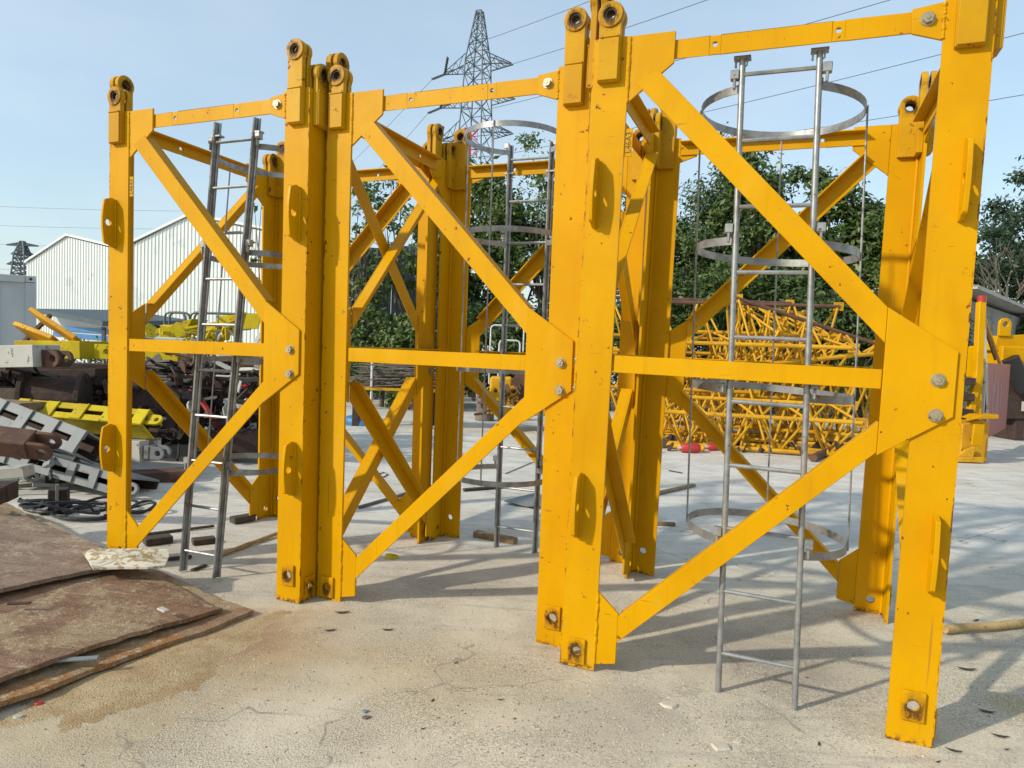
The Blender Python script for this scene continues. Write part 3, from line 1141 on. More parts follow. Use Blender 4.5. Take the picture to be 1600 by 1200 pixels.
beam_thing('scrap_block', 'cream painted block end under the brown rusty fork at left', 'block', P(-40, 742, 5.2), P(46, 735, 5.25), .15, .085, WHITEP)
clevis(P(-6, 772, 4.75), (.25, -1, 0), .17, RUSTDK, 'rusty_stub', 'dark rusty stub cut off by the left edge of the picture', 'stub')
beam_thing('shade_backing', 'long dark skip side in the shade at the back of the scrap heap', 'backing', P(-120, 640, 9.4) * Vector((1, 1, 0)) + Vector((0, 0, .55)), P(470, 640, 9.9) * Vector((1, 1, 0)) + Vector((0, 0, .55)), .3, 1.08, RUSTDK)  # added block, its dark colour stands in for shade behind the heap
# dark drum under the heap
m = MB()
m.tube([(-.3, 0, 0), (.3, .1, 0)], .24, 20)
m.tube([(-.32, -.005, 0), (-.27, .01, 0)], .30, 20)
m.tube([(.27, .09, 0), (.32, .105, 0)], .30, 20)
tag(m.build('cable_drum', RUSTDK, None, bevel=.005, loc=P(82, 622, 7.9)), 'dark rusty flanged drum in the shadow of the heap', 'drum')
# ground clutter: sleepers carry the heap
for k, (u, v, lb) in enumerate([(-30, 725, 'left end of the grey beams'), (120, 742, 'middle of the grey beams'), (250, 690, 'lemon yellow beam end')]):
    g = G(u, v)
    o = tag(MB().box((-.12, -.45, 0), (.12, .45, .22 + .1 * k)).build('sleeper', WOODDK, None, bevel=.01, loc=g, rz=.2 * k), 'dark timber sleeper carrying the ' + lb, 'sleeper')
# steel stub by the cables
g = G(92, 800)
root = thing('steel_stub', 'small dark upright steel stub among the black cables', 'stub', g, .4)
MB().box((-.07, -.06, 0), (.07, .06, .20)).build('body', RUSTDK, root, bevel=.008)
MB().box((-.012, -.074, 0), (.012, -.061, .25)).build('fin', GREYP, root, bevel=.003)
MB().box((-.11, -.10, 0), (.11, .10, .012)).build('foot_plate', RUSTDK, root, bevel=.003)


# black cables
def coil(name, label, c, r0, n, seed, spread=.35, rad=.012, zc=.02, lift=.0):
    rr = random.Random(seed)
    c = Vector(c)
    pts = []
    steps = 26 * n
    ph = rr.uniform(0, 6)
    for i in range(steps + 1):
        t = i / 26
        k = int(t)
        a = 2 * PI * t + ph
        rx = r0 * (1 + .28 * math.sin(k * 2.4 + ph))
        ry = r0 * (.72 + .22 * math.sin(k * 1.7 + 1))
        pts.append(Vector((rx * math.cos(a) + .10 * math.sin(1.3 * t), ry * math.sin(a) + .05 * math.cos(2.1 * t), zc + .012 * k + lift * max(0, math.sin(a + k)) * (.5 + .5 * math.sin(k * 3.1)))))
    me_ = MB().tube(pts, rad, 6).mesh(name, RUBBER)
    smooth_by_angle(me_)
    return tag(link(name, me_, None, c), label, 'cable')


coil('cable_coil', 'black rubber cable coiled loosely beside the leftmost post', G(136, 805), .25, 5, 2, lift=.16)
coil('cable_coil', 'tangled black cable loops left of the larger coil, by the steel stub', G(72, 797), .19, 4, 9, lift=.07)
coil('cable_coil', 'small black cable loop right of the leftmost post', G(205, 800), .13, 2, 5, lift=.10)

# ---------------------------------------------------------------- heap seen through the left section
root = thing('deck_panel', 'crumpled lemon yellow deck panel lying on the heap behind the left ladder', 'deck panel', P(300, 526, 9.6))
M0 = MB()
rr = random.Random(11)
for (x0, x1, z, tl, y0) in [(-.62, -.1, .0, .05, .0), (-.2, .62, .03, .10, .03)]:
    MB().prism([[(x0, z), (x1, z + tl), (x1 + .1, z + tl + .20), (x0 + .15, z + .1)]], .5, (0, y0, 0)).build('sheet', Y_SCRAP, root, bevel=.004)
for i in range(4):
    x = -.35 + i * .17
    MB().beam((x, -.1, .05 + .02 * (i % 2)), (x + .24, -.05 + .1 * (i % 3), .10 + .05 * (i % 2)), .05, .02, (0, -.5 - .2 * i, .6)).build('torn_strip', Y_SCRAP, root, bevel=.003)
MB().prism([[(.30, .10), (.95, .14), (1.0, .36), (.42, .30)]], .03, (0, -.1, 0)).build('side_sheet', Y_SCRAP, root, bevel=.004)
beam_thing('yellow_box_beam', 'lemon yellow beam under the deck panel, behind the left middle bar', 'steel beam', P(185, 556, 9.2), P(292, 557, 9.2), .5, .20, Y_SCRAP)


def rail_frame(name, label, loc, w_, h_, d_, mat, rz=0.0, mid=True, r=.018):
    root = thing(name, label, 'railing', loc, rz)
    for y in ((0, d_) if d_ else (0,)):
        c = .07
        pts = [(0, y, 0), (0, y, h_ - c), (c * .3, y, h_ - c * .3), (c, y, h_), (w_ - c, y, h_), (w_ - c * .3, y, h_ - c * .3), (w_, y, h_ - c), (w_, y, 0)]
        me_ = MB().tube(pts, r, 8).mesh('bent_tube', mat)
        smooth_by_angle(me_)
        link('bent_tube', me_, root)
        if mid:
            link('cross_rail', MB().tube([(0, y, h_ * .5), (w_, y, h_ * .5)], r * .8, 8).mesh('cross_rail', mat), root)
    return root


rail_frame('railing', 'dark bent tube railing left of the ladder, against the white shed', P(257, 532, 10.2), .32, .42, .12, TUBEGREY, -.1, False)
rail_frame('railing', 'wide dark bent tube railing behind the left ladder', P(297, 530, 10.3), 1.15, .40, .12, TUBEGREY, -.05, False)
root = thing('timber_stack', 'stack of grey weathered boards under the deck panel', 'timber stack', P(236, 592, 8.8))
for i in range(6):
    MB().box((-.05 + .02 * (i % 3), -.25, i * .036), (.38 - .05 * (i % 4), .3, i * .036 + .032)).build('board', LOGM, root, bevel=.003)
beam_thing('white_block', 'dirty white concrete block on the heap right of the grey boards', 'block', P(250, 573, 9.3), P(282, 575, 9.2), .5, .26, WHITEP)
beam_thing('grey_block', 'grey concrete block beside the dirty white block', 'block', P(279, 580, 9.1), P(297, 582, 9.0), .5, .28, LOGM)
m = MB()
m.prism([[(0, 0), (.50, -.03), (.42, .40), (.18, .38)]], .03)
tag(m.build('brown_plate', RUSTDK, None, bevel=.004, loc=P(286, 606, 8.6)), 'brown tapered steel plate leaning behind the left ladder', 'steel plate')
root = thing('winch', 'rusty winch drum with red gear case on the heap, right of the left ladder', 'winch', P(385, 565, 9.4))
MB().tube([(-.2, 0, 0), (.2, 0, .02)], .20, 18).build('drum', RUSTM, root)
MB().tube([(-.25, 0, 0), (-.2, 0, 0)], .27, 18).build('flange', RUSTM, root)
MB().tube([(.2, 0, .02), (.25, 0, .02)], .27, 18).build('flange', WHITEP, root)
MB().box((.0, -.2, -.62), (.34, .1, -.30)).build('gear_case', REDP, root, bevel=.03)
for i in range(9):
    rr = random.Random(40 + i)
    a = P(300 + i * 14, 600 + rr.uniform(-25, 50), 8.9)
    b = a + Vector((rr.uniform(.2, .5), rr.uniform(-.2, .2), rr.uniform(-.15, .25)))
    names = ['short', 'bent', 'thin', 'stubby', 'long', 'tilted', 'crooked', 'plain', 'last']
    beam_thing('scrap_bar', names[i] + ' rusty offcut bar jutting from the heap behind the left section', 'bar', a, b, .06, .05, [RUSTM, WOODDK, GREYP][i % 3])
me_ = MB().tube([P(295, 612, 8.3), P(312, 622, 8.2), P(330, 650, 8.15), P(345, 668, 8.3)], .035, 8).mesh('hose', REDP)
tag(link('hose', me_), 'faded red hose drooping from the heap behind the left ladder', 'hose')

SHADEDK = rust_mat('shade_dark_steel', (.014, .011, .010), (.028, .020, .016), (.06, .035, .025), 9, .6)  # scrap steel darkened in colour to paint the deep shade of the heap


def clutter(name, label, n, box, seed, mats, sz=(.05, .22)):
    u0, u1, v0, v1, y0, y1 = box
    rr = random.Random(seed)
    m = MB()
    for i in range(n):
        p = P(rr.uniform(u0, u1), rr.uniform(v0, v1), rr.uniform(y0, y1))
        p.z = max(p.z, .06)
        d = Vector((rr.gauss(0, 1), rr.gauss(0, .7), rr.gauss(0, .45))).normalized()
        L = rr.uniform(*sz) * 2
        k = rr.random()
        if k < .4:
            m.beam(p, p + d * L, rr.uniform(.02, .10), rr.uniform(.012, .05), (rr.gauss(0, .4), rr.gauss(0, .4), 1))
        elif k < .6:
            m.tube([p, p + d * L * .5 + Vector((0, 0, rr.gauss(0, .04))), p + d * L], rr.uniform(.010, .03), 7)
        elif k < .78:
            a = d.orthogonal().normalized()
            b = d.cross(a)
            r = rr.uniform(.03, .08)
            o = [(r * math.cos(PI * i_ / 5), r * math.sin(PI * i_ / 5)) for i_ in range(10)]
            m.prism(plate_hole(o, (0, 0), r * .5, 10), rr.uniform(.015, .04), p, a, b, d)
        else:
            a = d.orthogonal().normalized()
            b = d.cross(a)
            q = rr.uniform(.05, .14)
            m.prism([[(-q, -q * .6), (q * .8, -q * .7), (q, q * .3), (q * .2, q * .8), (-q * .9, q * .5)]], .012, p, a, b, d)
    return tag(m.build(name, mats, bevel=0), label, 'scrap', kind='stuff')


clutter('scrap_tangle', 'dark tangle of small shade-painted scrap under the pale box beam', 75, (-60, 172, 588, 642, 8.0, 8.6), 1, SHADEDK, (.08, .30))
clutter('scrap_tangle', 'red brown rusty bits wedged through the left heap', 22, (-60, 172, 588, 636, 7.9, 8.5), 2, RUSTDK, (.08, .26))  # rust in its darker tone, carrying the shade under the pale beam
clutter('scrap_tangle', 'pale grey scrap pieces lying under the grey slotted beams', 40, (-50, 160, 715, 760, 6.2, 7.0), 3, GREYP)
clutter('scrap_tangle', 'dark scrap tangle on the heap behind the left ladder', 110, (212, 440, 560, 700, 8.0, 9.0), 4, SHADEDK, (.07, .28))
clutter('scrap_tangle', 'rusty red scrap tangle on the heap behind the left ladder', 60, (212, 440, 545, 690, 8.0, 9.2), 5, RUSTM)
clutter('scrap_tangle', 'dirty white scrap bits on the heap behind the left ladder', 60, (225, 440, 530, 690, 8.0, 9.2), 6, WHITEP)
clutter('scrap_tangle', 'lemon yellow scrap bits on top of the heap behind the left ladder', 30, (225, 400, 510, 540, 8.8, 9.6), 7, Y_SCRAP)
clutter('scrap_tangle', 'rusty orange scrap bits around the winch behind the middle section', 60, (740, 840, 600, 640, 12.2, 13.4), 8, RUSTM)
clutter('scrap_tangle', 'dark debris scattered on the slab at the foot of the lattice pile', 50, (960, 1370, 690, 722, 10.4, 11.6), 9, RUSTDK, (.01, .035))
rr = random.Random(31)
HL = ['highest', 'loopiest', 'lowest', 'straightest', 'shortest', 'tightest', 'slackest']
for i in range(7):
    a = P(rr.uniform(300, 425), rr.uniform(560, 640), rr.uniform(8.0, 8.6))
    pts = [a]
    for k in range(9):
        pts.append(pts[-1] + Vector((rr.gauss(.03, .07), rr.gauss(0, .05), rr.gauss(-.03, .08))))
    me_ = MB().tube([p - a for p in pts], .011, 6).mesh('cable', RUBBER)
    smooth_by_angle(me_)
    tag(link('cable', me_, None, a), HL[i] + ' black cable hanging in the heap behind the left ladder', 'cable')

POLEW = rust_mat('barked_pole_wood', (.40, .26, .10), (.48, .33, .14), (.20, .12, .06), 14)
# sticks and offcuts on the slab inside the left section
for k, (a, b, ww, hh, mt, lb) in enumerate([
        ((222, 838), (335, 824), .022, .02, WOODDK, 'thin dark stick beyond the left ladder foot'),
        ((225, 852), (268, 846), .10, .05, WOODDK, 'dark timber offcut right of the leftmost post foot'),
        ((300, 851), (336, 847), .09, .04, WOODDK, 'dark timber offcut just behind the left ladder'),
        ((300, 893), (322, 884), .035, .012, WOODDK, 'small dark sliver between the left ladder feet'),
        ((262, 876), (300, 872), .03, .02, WOODDK, 'dark stick crossing the left ladder foot'),
        ((340, 872), (436, 836), .035, .03, WOOD, 'long round wooden pole on the slab behind the second post'),
        ((362, 818), (396, 812), .09, .05, WOODDK, 'dark rounded timber chunk behind the left ladder'),
        ((560, 795), (690, 757), .03, .025, LOGM, 'long thin grey batten on the slab behind the middle section'),
        ((742, 838), (806, 850), .07, .045, WOOD, 'split wooden board with jagged end at the middle ladder foot'),
        ((724, 768), (800, 762), .05, .03, WOODDK, 'dark flat bar lying near the middle ladder'),
        ((1020, 775), (1084, 760), .06, .03, WOOD, 'pale wooden batten on the slab behind the right section'),
        ((1015, 820), (1055, 822), .05, .03, WOOD, 'short brown offcut beside the rear post of the right section'),
        ((1045, 736), (1066, 740), .03, .012, WOODDK, 'tiny dark twig on the pale slab behind the right ladder'),
        ((548, 655), (600, 664), .10, .06, WOOD, 'low timber by the blue sack in the background'),
        ((1476, 990), (1700, 973), .045, .045, WOOD, 'stout round wooden pole on the ground at the right edge')]):
    pa, pb = G(*a), G(*b)
    pa.z, pb.z = hh / 2 + .002, hh / 2 + .002
    if 'round' in lb and 'pole' in lb:
        n = 9
        pp = [pa.lerp(pb, i / n) - pa + Vector((0, .006 * math.sin(i * 1.7), 0)) for i in range(n + 1)]
        me_ = MB().tube(pp, [hh * .5 * (1 + .08 * math.sin(i * 2.1)) for i in range(n + 1)], 10).mesh('wooden_pole', POLEW)
        smooth_by_angle(me_)
        tag(link('wooden_pole', me_, None, pa), lb, 'pole')
    else:
        beam_thing('wooden_offcut', lb, 'wood offcut', pa, pb, ww, hh, mt)
# wire on the slab and jagged grey sheet by the middle ladder
pts = [G(u, v, .008) for u, v in [(560, 748), (580, 747), (600, 745), (606, 741), (600, 738), (590, 741), (576, 752)]]
tag(link('wire_loop', MB().tube(pts, .006, 6).mesh('wire_loop', RUBBER)), 'thin black wire with a loop on the slab behind the middle section', 'wire')
pts = [G(u, v, .008) for u, v in [(790, 740), (830, 723), (850, 722), (880, 735), (940, 740)]]
tag(link('wire_loop', MB().tube(pts, .005, 6).mesh('wire_loop', RUBBER)), 'thin dark wire trailing past the middle ladder', 'wire')
m = MB()
pp = [G(u, v, .02) for u, v in [(788, 784), (842, 770), (846, 792), (826, 792)]]
o0 = pp[0].copy()
m.prism([[((p - o0).x, (p - o0).y) for p in pp]], .012, (0, 0, 0), (1, 0, 0), (0, 1, 0), (0, 0, 1))
tag(m.build('sheet_piece', GREYP, None, loc=o0), 'grey triangular sheet offcut beside the middle ladder', 'sheet piece')

# ================================================================== middle background
g = G(757, 657)
me_ = MB().tube([g * 0, Vector((.01, 0, .25)), Vector((.0, .01, .62))], [.20, .19, .185], 14).mesh('log_post', LOGM)
smooth_by_angle(me_)
tag(link('log_post', me_, None, g), 'thick upright grey log standing on the slab behind the middle section', 'log')
rail_frame('railing', 'taller white tube frame behind the middle ladder', P(764, 600, 13.8), .66, 1.18, 0, WHITETUBE, 0, True, .016)
rail_frame('railing', 'lower white tube frame in front of the taller white frame', P(778, 600, 13.3), .40, .85, .3, WHITETUBE, 0, True, .016)
root = thing('winch', 'yellow winch with round drum behind the middle section', 'winch', P(800, 622, 12.6))
MB().box((-.45, -.1, -.30), (.75, .5, -.05)).build('base_frame', Y_PIPE, root, bevel=.02)
MB().tube([(.30, .0, .22), (.30, .5, .22)], .27, 24).build('drum', Y_PIPE, root)
MB().tube([(.30, -.06, .22), (.30, .0, .22)], .33, 24).build('flange', RUSTM, root)
MB().box((-.42, .05, -.05), (.0, .4, .38)).build('motor_case', Y_PIPE, root, bevel=.04)
for x in (-.30, .02):
    o = [(-.10, 0), (.10, 0), (.09, .16)] + [(.09 * math.cos(PI * i / 8), .2 + .09 * math.sin(PI * i / 8)) for i in range(9)] + [(-.09, .16)]
    MB().prism(plate_hole(o, (0, .19), .045, 14), .05, (x, -.16, -.05)).build('eye_plate', Y_LUG, root, bevel=.004)
MB().tube([(-.55, -.05, -.2), (-.52, -.05, .3)], .02, 8).build('lever', RUSTM, root)
root = thing('trestle_table', 'rusty trestle table piled with rods behind the middle section', 'table', G(600, 668))
hh = .72
MB().box((-.7, 0, hh - .05), (.9, .7, hh)).build('table_top', Y_PIPE, root, bevel=.005)
for x in (-.6, .75):
    for y in (.06, .6):
        MB().box((x, y, 0), (x + .12, y + .1, hh - .05)).build('leg', RUSTDK, root, bevel=.005)
rr = random.Random(5)
m = MB()
for i in range(170):
    a = Vector((rr.uniform(-.75, .7), rr.uniform(.02, .65), hh + .01 + rr.random() ** 1.6 * .42))
    an = rr.gauss(0, .22)
    L = rr.uniform(.5, 1.5)
    m.tube([a, a + Vector((math.cos(an) * L * .7, math.sin(an) * L * .5, rr.gauss(0, .05)))], rr.uniform(.006, .012), 5)
tag(m.build('rod_heap', LOGM, None, loc=root.location), 'heap of thin rods and brushwood on the trestle table', 'rods', kind='stuff')
g = G(568, 664)
m = MB()
rr = random.Random(3)
vs, fs = [], []
for j in range(7):
    for i in range(16):
        a = 2 * PI * i / 16
        rr_ = math.cos(j / 6 * PI / 2) ** .6
        vs.append(((.42 + .06 * math.sin(3 * a + j)) * rr_ * math.cos(a), .22 * rr_ * math.sin(a), .17 * math.sin(j / 6 * PI / 2) * (1 + .2 * math.sin(2 * a))))
for j in range(6):
    for i in range(16):
        fs.append((j * 16 + i, j * 16 + (i + 1) % 16, (j + 1) * 16 + (i + 1) % 16, (j + 1) * 16 + i))
m.add(vs, fs)
me_ = m.mesh('blue_sack', BLUEP)
me_.shade_smooth()
tag(link('blue_sack', me_, None, g), 'bright blue sack on the slab seen behind the middle section', 'sack')
rail_frame('railing', 'single pale upright tube frame left of the rod heap', G(584, 664) + Vector((0, -.3, 0)), 1.3, 1.25, 0, WHITETUBE, .1, False, .022)


# ---------------------------------------------------------------- lattice jib sections
def jib(label, loc, rz, L, wd, ht, flip=False, roll=0.0, nb=7, seed=0, rad=.026, tip=1.0):
    root = thing('jib_section', label, 'lattice section', loc, 0, 'yellow lattice jib sections in a pile')
    root.rotation_euler = Matrix((Matrix.Rotation(rz, 3, 'Z') @ Matrix.Rotation(roll, 3, 'X'))).to_euler()
    rr = random.Random(seed)
    top = [Vector((0, 0, ht))] if not flip else [Vector((0, -wd / 2, ht)), Vector((0, wd / 2, ht))]
    bot = [Vector((0, -wd / 2, 0)), Vector((0, wd / 2, 0))] if not flip else [Vector((0, 0, 0))]
    ch = top + bot
    for k, c in enumerate(ch):
        link('chord', MB().tube([c, c * tip + Vector((L, 0, ht * .3 * (1 - tip)))], .034, 8).mesh('chord', RUSTM if (k == 0 and seed in (3, 4, 9)) else Y_PIPE), root)
        for x in (-.02, L - .06):
            MB().prism(plate_hole([(-.08, -.07), (.08, -.07), (.08, .07), (-.08, .07)], (.0, 0), .028, 10), .03, c + Vector((x + .04, -.015, 0)) if x < 1 else c * tip + Vector((x + .04, -.015, ht * .3 * (1 - tip)))).build('eye_plate', Y_PIPE, root)
    me_u = UNIT
    pairs = [(a, b) for i, a in enumerate(ch) for b in ch[i + 1:]]
    for (a, b) in pairs:
        for i in range(nb):
            x0, x1 = L * i / nb, L * (i + 1) / nb
            p, q = (a, b) if i % 2 == 0 else (b, a)
            s, e = p * (1 + (tip - 1) * x0 / L) + Vector((x0 + .03, 0, ht * .3 * (1 - tip) * x0 / L)), q * (1 + (tip - 1) * x1 / L) + Vector((x1 - .03, 0, ht * .3 * (1 - tip) * x1 / L))
            o = link('lacing', me_u, root, s)
            d = e - s
            o.rotation_mode = 'QUATERNION'
            o.rotation_quaternion = d.to_track_quat('Z', 'Y')
            o.scale = (rad, rad, d.length)
    return root


UNIT = MB().tube([(0, 0, 0), (0, 0, 1)], 1.0, 7).mesh('lacing', Y_PIPE)
UNIT.shade_smooth()
JL = [('nearest yellow lattice section, lying lowest in front of the pile', (2.15, 12.15, .06), -.30, 3.6, 1.3, 1.25, False, 0.0),
      ('yellow lattice section at left of the pile, seen beside the rear post', (.9, 13.6, .06), -.05, 4.4, 1.2, 1.1, False, .1),
      ('yellow lattice section on the ground behind the nearest one', (2.6, 13.6, .05), -.22, 4.2, 1.2, 1.25, False, -.05),
      ('upturned lattice section riding on top of the pile, with rusty chord', (2.5, 12.5, 1.42), -.14, 3.1, 1.15, 1.05, False, .25),
      ('highest lattice section at the back of the pile', (1.9, 13.7, 1.45), -.03, 3.6, 1.1, 1.2, False, -.2),
      ('lattice section half hidden at the rear right of the pile', (4.4, 14.4, .05), -.25, 3.4, 1.2, 1.2, False, .0),
      ('lattice section turned end-on toward the camera in the pile', (4.5, 11.7, .06), 1.30, 3.6, 1.2, 1.20, False, .1),
      ('lattice section turned end-on at left of the pile', (2.6, 11.9, .3), 1.15, 3.6, 1.1, 1.1, True, .2),
      ('lattice section lying on its side over the end-on ones', (3.6, 11.9, 1.25), .75, 3.0, 1.1, 1.05, True, .5),
      ('tapering lattice tip section ending in a point at the right of the pile', (3.75, 11.75, 1.36), -.10, 2.35, 1.2, 1.15, False, .0),
      ('lattice section laid across the front of the pile at ground level', (2.5, 11.35, .05), -.26, 2.9, .7, .7, True, .3),
      ('short lattice section at the front left foot of the pile', (1.5, 11.9, .05), -.10, 2.6, 1.0, .9, False, .2),
      ('steeply leaning lattice section in the middle of the pile', (3.0, 12.0, .4), .45, 3.2, 1.0, 1.0, False, .7),
      ('lattice section wedged level across the middle of the pile', (2.2, 12.3, .85), -.22, 3.4, 1.1, 1.0, True, .2),
      ('lattice section lying askew under the highest one', (1.6, 13.2, .9), .12, 3.6, 1.1, 1.1, False, -.5),
      ('lattice section tilted on edge near the right of the pile', (3.3, 12.9, .7), -.35, 3.0, 1.1, 1.1, False, .9)]
for i, (lb, lc, rz, L, wd, ht, fl, ro) in enumerate(JL): jib(lb, lc, rz, L, wd, ht, fl, ro, 8 if L < 4 else 10, i, rad=.021, tip=.12 if 'tapering' in lb else 1.0)
# loose pipes in front of the pile
for k, (a, b, r, lb) in enumerate([((958, 692), (1100, 706), .045, 'yellow pipe lying leftmost in front of the pile'), ((1150, 700), (1290, 712), .05, 'yellow pipe with red end in front of the pile'),
                                   ((1130, 694), (1330, 690), .05, 'long yellow pipe just behind the front pipe'), ((1270, 722), (1372, 676), .06, 'rusty brown pipe running back at the right of the pile'),
                                   ((1140, 690), (1200, 691), .045, 'white pipe piece lying on the yellow pipes')]):
    pa, pb = G(*a), G(*b)
    pa.z = pb.z = r + .003 + (.14 if 'white' in lb else 0)
    me_ = MB().tube([pa * 0, pb - pa], r, 12).mesh('pipe', RUSTM if 'brown' in lb else WHITEP if 'white' in lb else Y_PIPE)
    smooth_by_angle(me_)
    tag(link('pipe', me_, None, pa), lb, 'pipe')
for k, (u, v, L, r, lb) in enumerate([(1064, 707, .29, .075, 'bright red cylinder lying in front of the lattice pile'), (1106, 704, .14, .06, 'smaller red cylinder stub right of the bright red one')]):
    g = G(u, v) + Vector((0, 0, r))
    root = thing('gas_cylinder', lb, 'cylinder', g, .0)
    me_ = MB().tube([(0, 0, 0), (.015, 0, 0), (L - .03, 0, 0), (L, 0, 0)], [r * .8, r, r, r * .75], 16).mesh('body', REDP)
    smooth_by_angle(me_, 50)
    link('body', me_, root)
    MB().tube([(-.05, 0, 0), (.01, 0, 0)], r * .35, 10).build('valve', WHITEP, root)

# ---------------------------------------------------------------- yellow machine on the right with a red panel
root = thing('crane_platform', 'yellow machine platform with upright post and dull red side panel at right', 'machine', G(1500, 722))
B = root.location


def rel(u, v, Y): return P(u, v, Y) - B


MB().prism([[(0, 0), (.42, 0), (.42, .62), (.28, .66), (.0, .58)]], 2.6, (.0, .0, .015)).build('base_box', Y_PIPE, root, bevel=.01)
MB().box((-.12, -.12, .015), (.30, -.01, .10)).build('foot', Y_PIPE, root, bevel=.01)
MB().prism([[(-.10, .10), (.14, .10), (.14, .26), (.0, .2)]], .04, (0, -.10, 0)).build('foot_rib', Y_PIPE, root, bevel=.005)
MB().beam(rel(1507, 690, 10.9), rel(1532, 560, 11.2), .10, .10, (0, 1, 0)).build('brace', Y_PART, root, bevel=.008)
MB().beam(rel(1522, 700, 11.0), rel(1533, 472, 11.3), .11, .11, (0, 1, 0)).build('upright_post', Y_PART, root, bevel=.008)
MB().beam(rel(1538, 575, 11.5), rel(1537, 490, 11.5), .06, .05, (0, 1, 0)).build('white_channel', WHITEP, root, bevel=.004)
MB().tube([rel(1534, 472, 11.3), rel(1534, 462, 11.3)], .065, 12).build('red_cap', REDP, root)
MB().prism([[(-.02, .60), (.38, .62), (.38, .68), (.12, .665)]], .30, (.0, -.25, .10)).build('shelf_bracket', Y_PART, root, bevel=.006)
MB().prism([[(.02, .30), (.18, .28), (.20, .62), (.04, .62)]], .04, (.0, -.22, .0)).build('side_tab', Y_PART, root, bevel=.006)
MB().beam(rel(1536, 490, 11.3), rel(1562, 568, 12.8), .035, .05, (0, 1, 0)).build('stay_rod', Y_PIPE, root, bevel=.004)
MB().beam(rel(1534, 500, 11.3), rel(1555, 562, 12.6), .03, .03, (0, 1, 0)).build('stay_rod', RUSTM, root, bevel=.004)
for u in (1533, 1541):
    MB().beam(rel(u, 568, 11.25), rel(u + 1, 668, 11.25), .035, .03, (0, 1, 0)).build('panel_frame', WHITEP, root, bevel=.003)
redm = NT('dull_red_panel', .55)
v_ = redm.co()
redm.base(redm.mix(redm.step(redm.noise(v_, 5, 6), .45, .7), (.36, .085, .070), (.30, .11, .09)))
pa, pb = rel(1543, 567, 11.2), rel(1579, 568, 13.1)
pan = MB()
d_ = Vector((pb.x - pa.x, pb.y - pa.y, 0))
Lp = d_.length
d_.normalize()
nrm = Vector((d_.y, -d_.x, 0))
pan.prism([[(0, 0), (Lp, 0), (Lp, -1.22), (0, -1.28)]], .03, pa, d_, (0, 0, 1), -nrm)
po = pan.build('side_panel', redm.m, root, bevel=.004)
MB().prism([[(-.05, .0), (-.004, .0), (-.004, -1.30), (-.05, -1.30)]], .04, pa + nrm * .004, d_, (0, 0, 1), -nrm).build('panel_edge', WHITEP, root, bevel=.003)
fadew = NT('faded_white_print', .7)
fadew.base((.42, .30, .28))
em = MB()
cx, cz = Lp * .38, -.62
ringp = [pa + d_ * (cx + .26 * math.sin(t)) + Vector((0, 0, cz + .36 * math.cos(t))) + nrm * .0025 for t in [PI * .15 + 1.7 * PI * i / 30 for i in range(31)]]
em.tube(ringp, .012, 4)
for (a, b, c_, d2) in [(.30, -.15, .34, -.85), (.42, -.3, .40, -.75), (.60, -.2, .60, -.8), (.72, -.25, .74, -.8), (.84, -.25, .82, -.7)]:
    em.tube([pa + d_ * Lp * a + Vector((0, 0, b)) + nrm * .002, pa + d_ * Lp * c_ + Vector((0, 0, d2)) + nrm * .002], .011, 4)
em.build('faded_emblem', fadew.m, po)
for z in (.70, .95, 1.2):
    MB().box((.10, .2, z), (.30, .9, z + .12)).build('cable_tray', RUSTDK, root, bevel=.01)
# yellow machine behind with two eyes, black cylinder
root = thing('yellow_machine', 'yellow hydraulic machine with two lifting eyes at the right edge', 'machine', G(1588, 690))
B = root.location
y0 = B.y
MB().box((-.35, .1, 1.25), (1.5, 1.2, 1.95)).build('body', Y_PART, root, bevel=.03)
MB().prism([[(-.45, 1.85), (1.4, 1.85), (1.4, 2.15), (.2, 2.2), (-.40, 2.15)]], .5, (0, .2, 0)).build('upper_frame', Y_PART, root, bevel=.01)
for x in (-.28, .30):
    o = [(-.12, -.2), (.12, -.2), (.12, .0)] + [(.12 * math.cos(PI * i / 8), .05 + .12 * math.sin(PI * i / 8)) for i in range(9)] + [(-.12, .0)]
    MB().prism(plate_hole(o, (0, .04), .06, 14), .07, (x, .15, 2.35)).build('lifting_eye', Y_PART, root, bevel=.006)
MB().tube([(-.25, .0, 1.7), (.1, .0, 1.05)], .16, 16).build('hydraulic_cylinder', RUBBER, root)
MB().box((-.15, .15, .45), (1.5, 1.2, 1.24)).build('dark_chassis', RUSTDK, root, bevel=.02)
for x in (.1, 1.0):
    MB().box((x, .2, 0), (x + .2, .9, .46)).build('foot', RUSTDK, root, bevel=.01)
MB().box((.15, .08, .62), (.5, .14, .82)).build('white_plate', WHITEP, root, bevel=.005)

# concrete shed at right with sloping roof
root = thing('concrete_shed', 'grey concrete walled shed with thin sloping roof behind the right machine', 'shed', P(1500, 452, 17.5) * Vector((1, 1, 0)))
cm = paint_mat('stained_concrete_wall', (.24, .235, .22), .85, (.14, .13, .12), .56, 1.6, 0, .6)
rm = paint_mat('pale_sheet_roof', (.40, .38, .33), .7, (.2, .16, .12), .6, 3)
wl = MB().box((0, 0, 0), (12, 7, 3.25)).build('wall', cm, root)
MB().prism([[(-.35, 3.40), (12.3, 3.38), (12.3, 3.46), (-.35, 3.50)]], 7.8, (0, -.45, 0)).build('roof', rm, root)
MB().box((.9, -.02, .9), (1.2, -.001, 2.2)).build('vent_panel', RUSTDK, root)
MB().box((3.2, -.02, 0), (5.0, -.001, 2.2)).build('door', RUSTDK, root)
root.rotation_euler = (0, 0, .80)


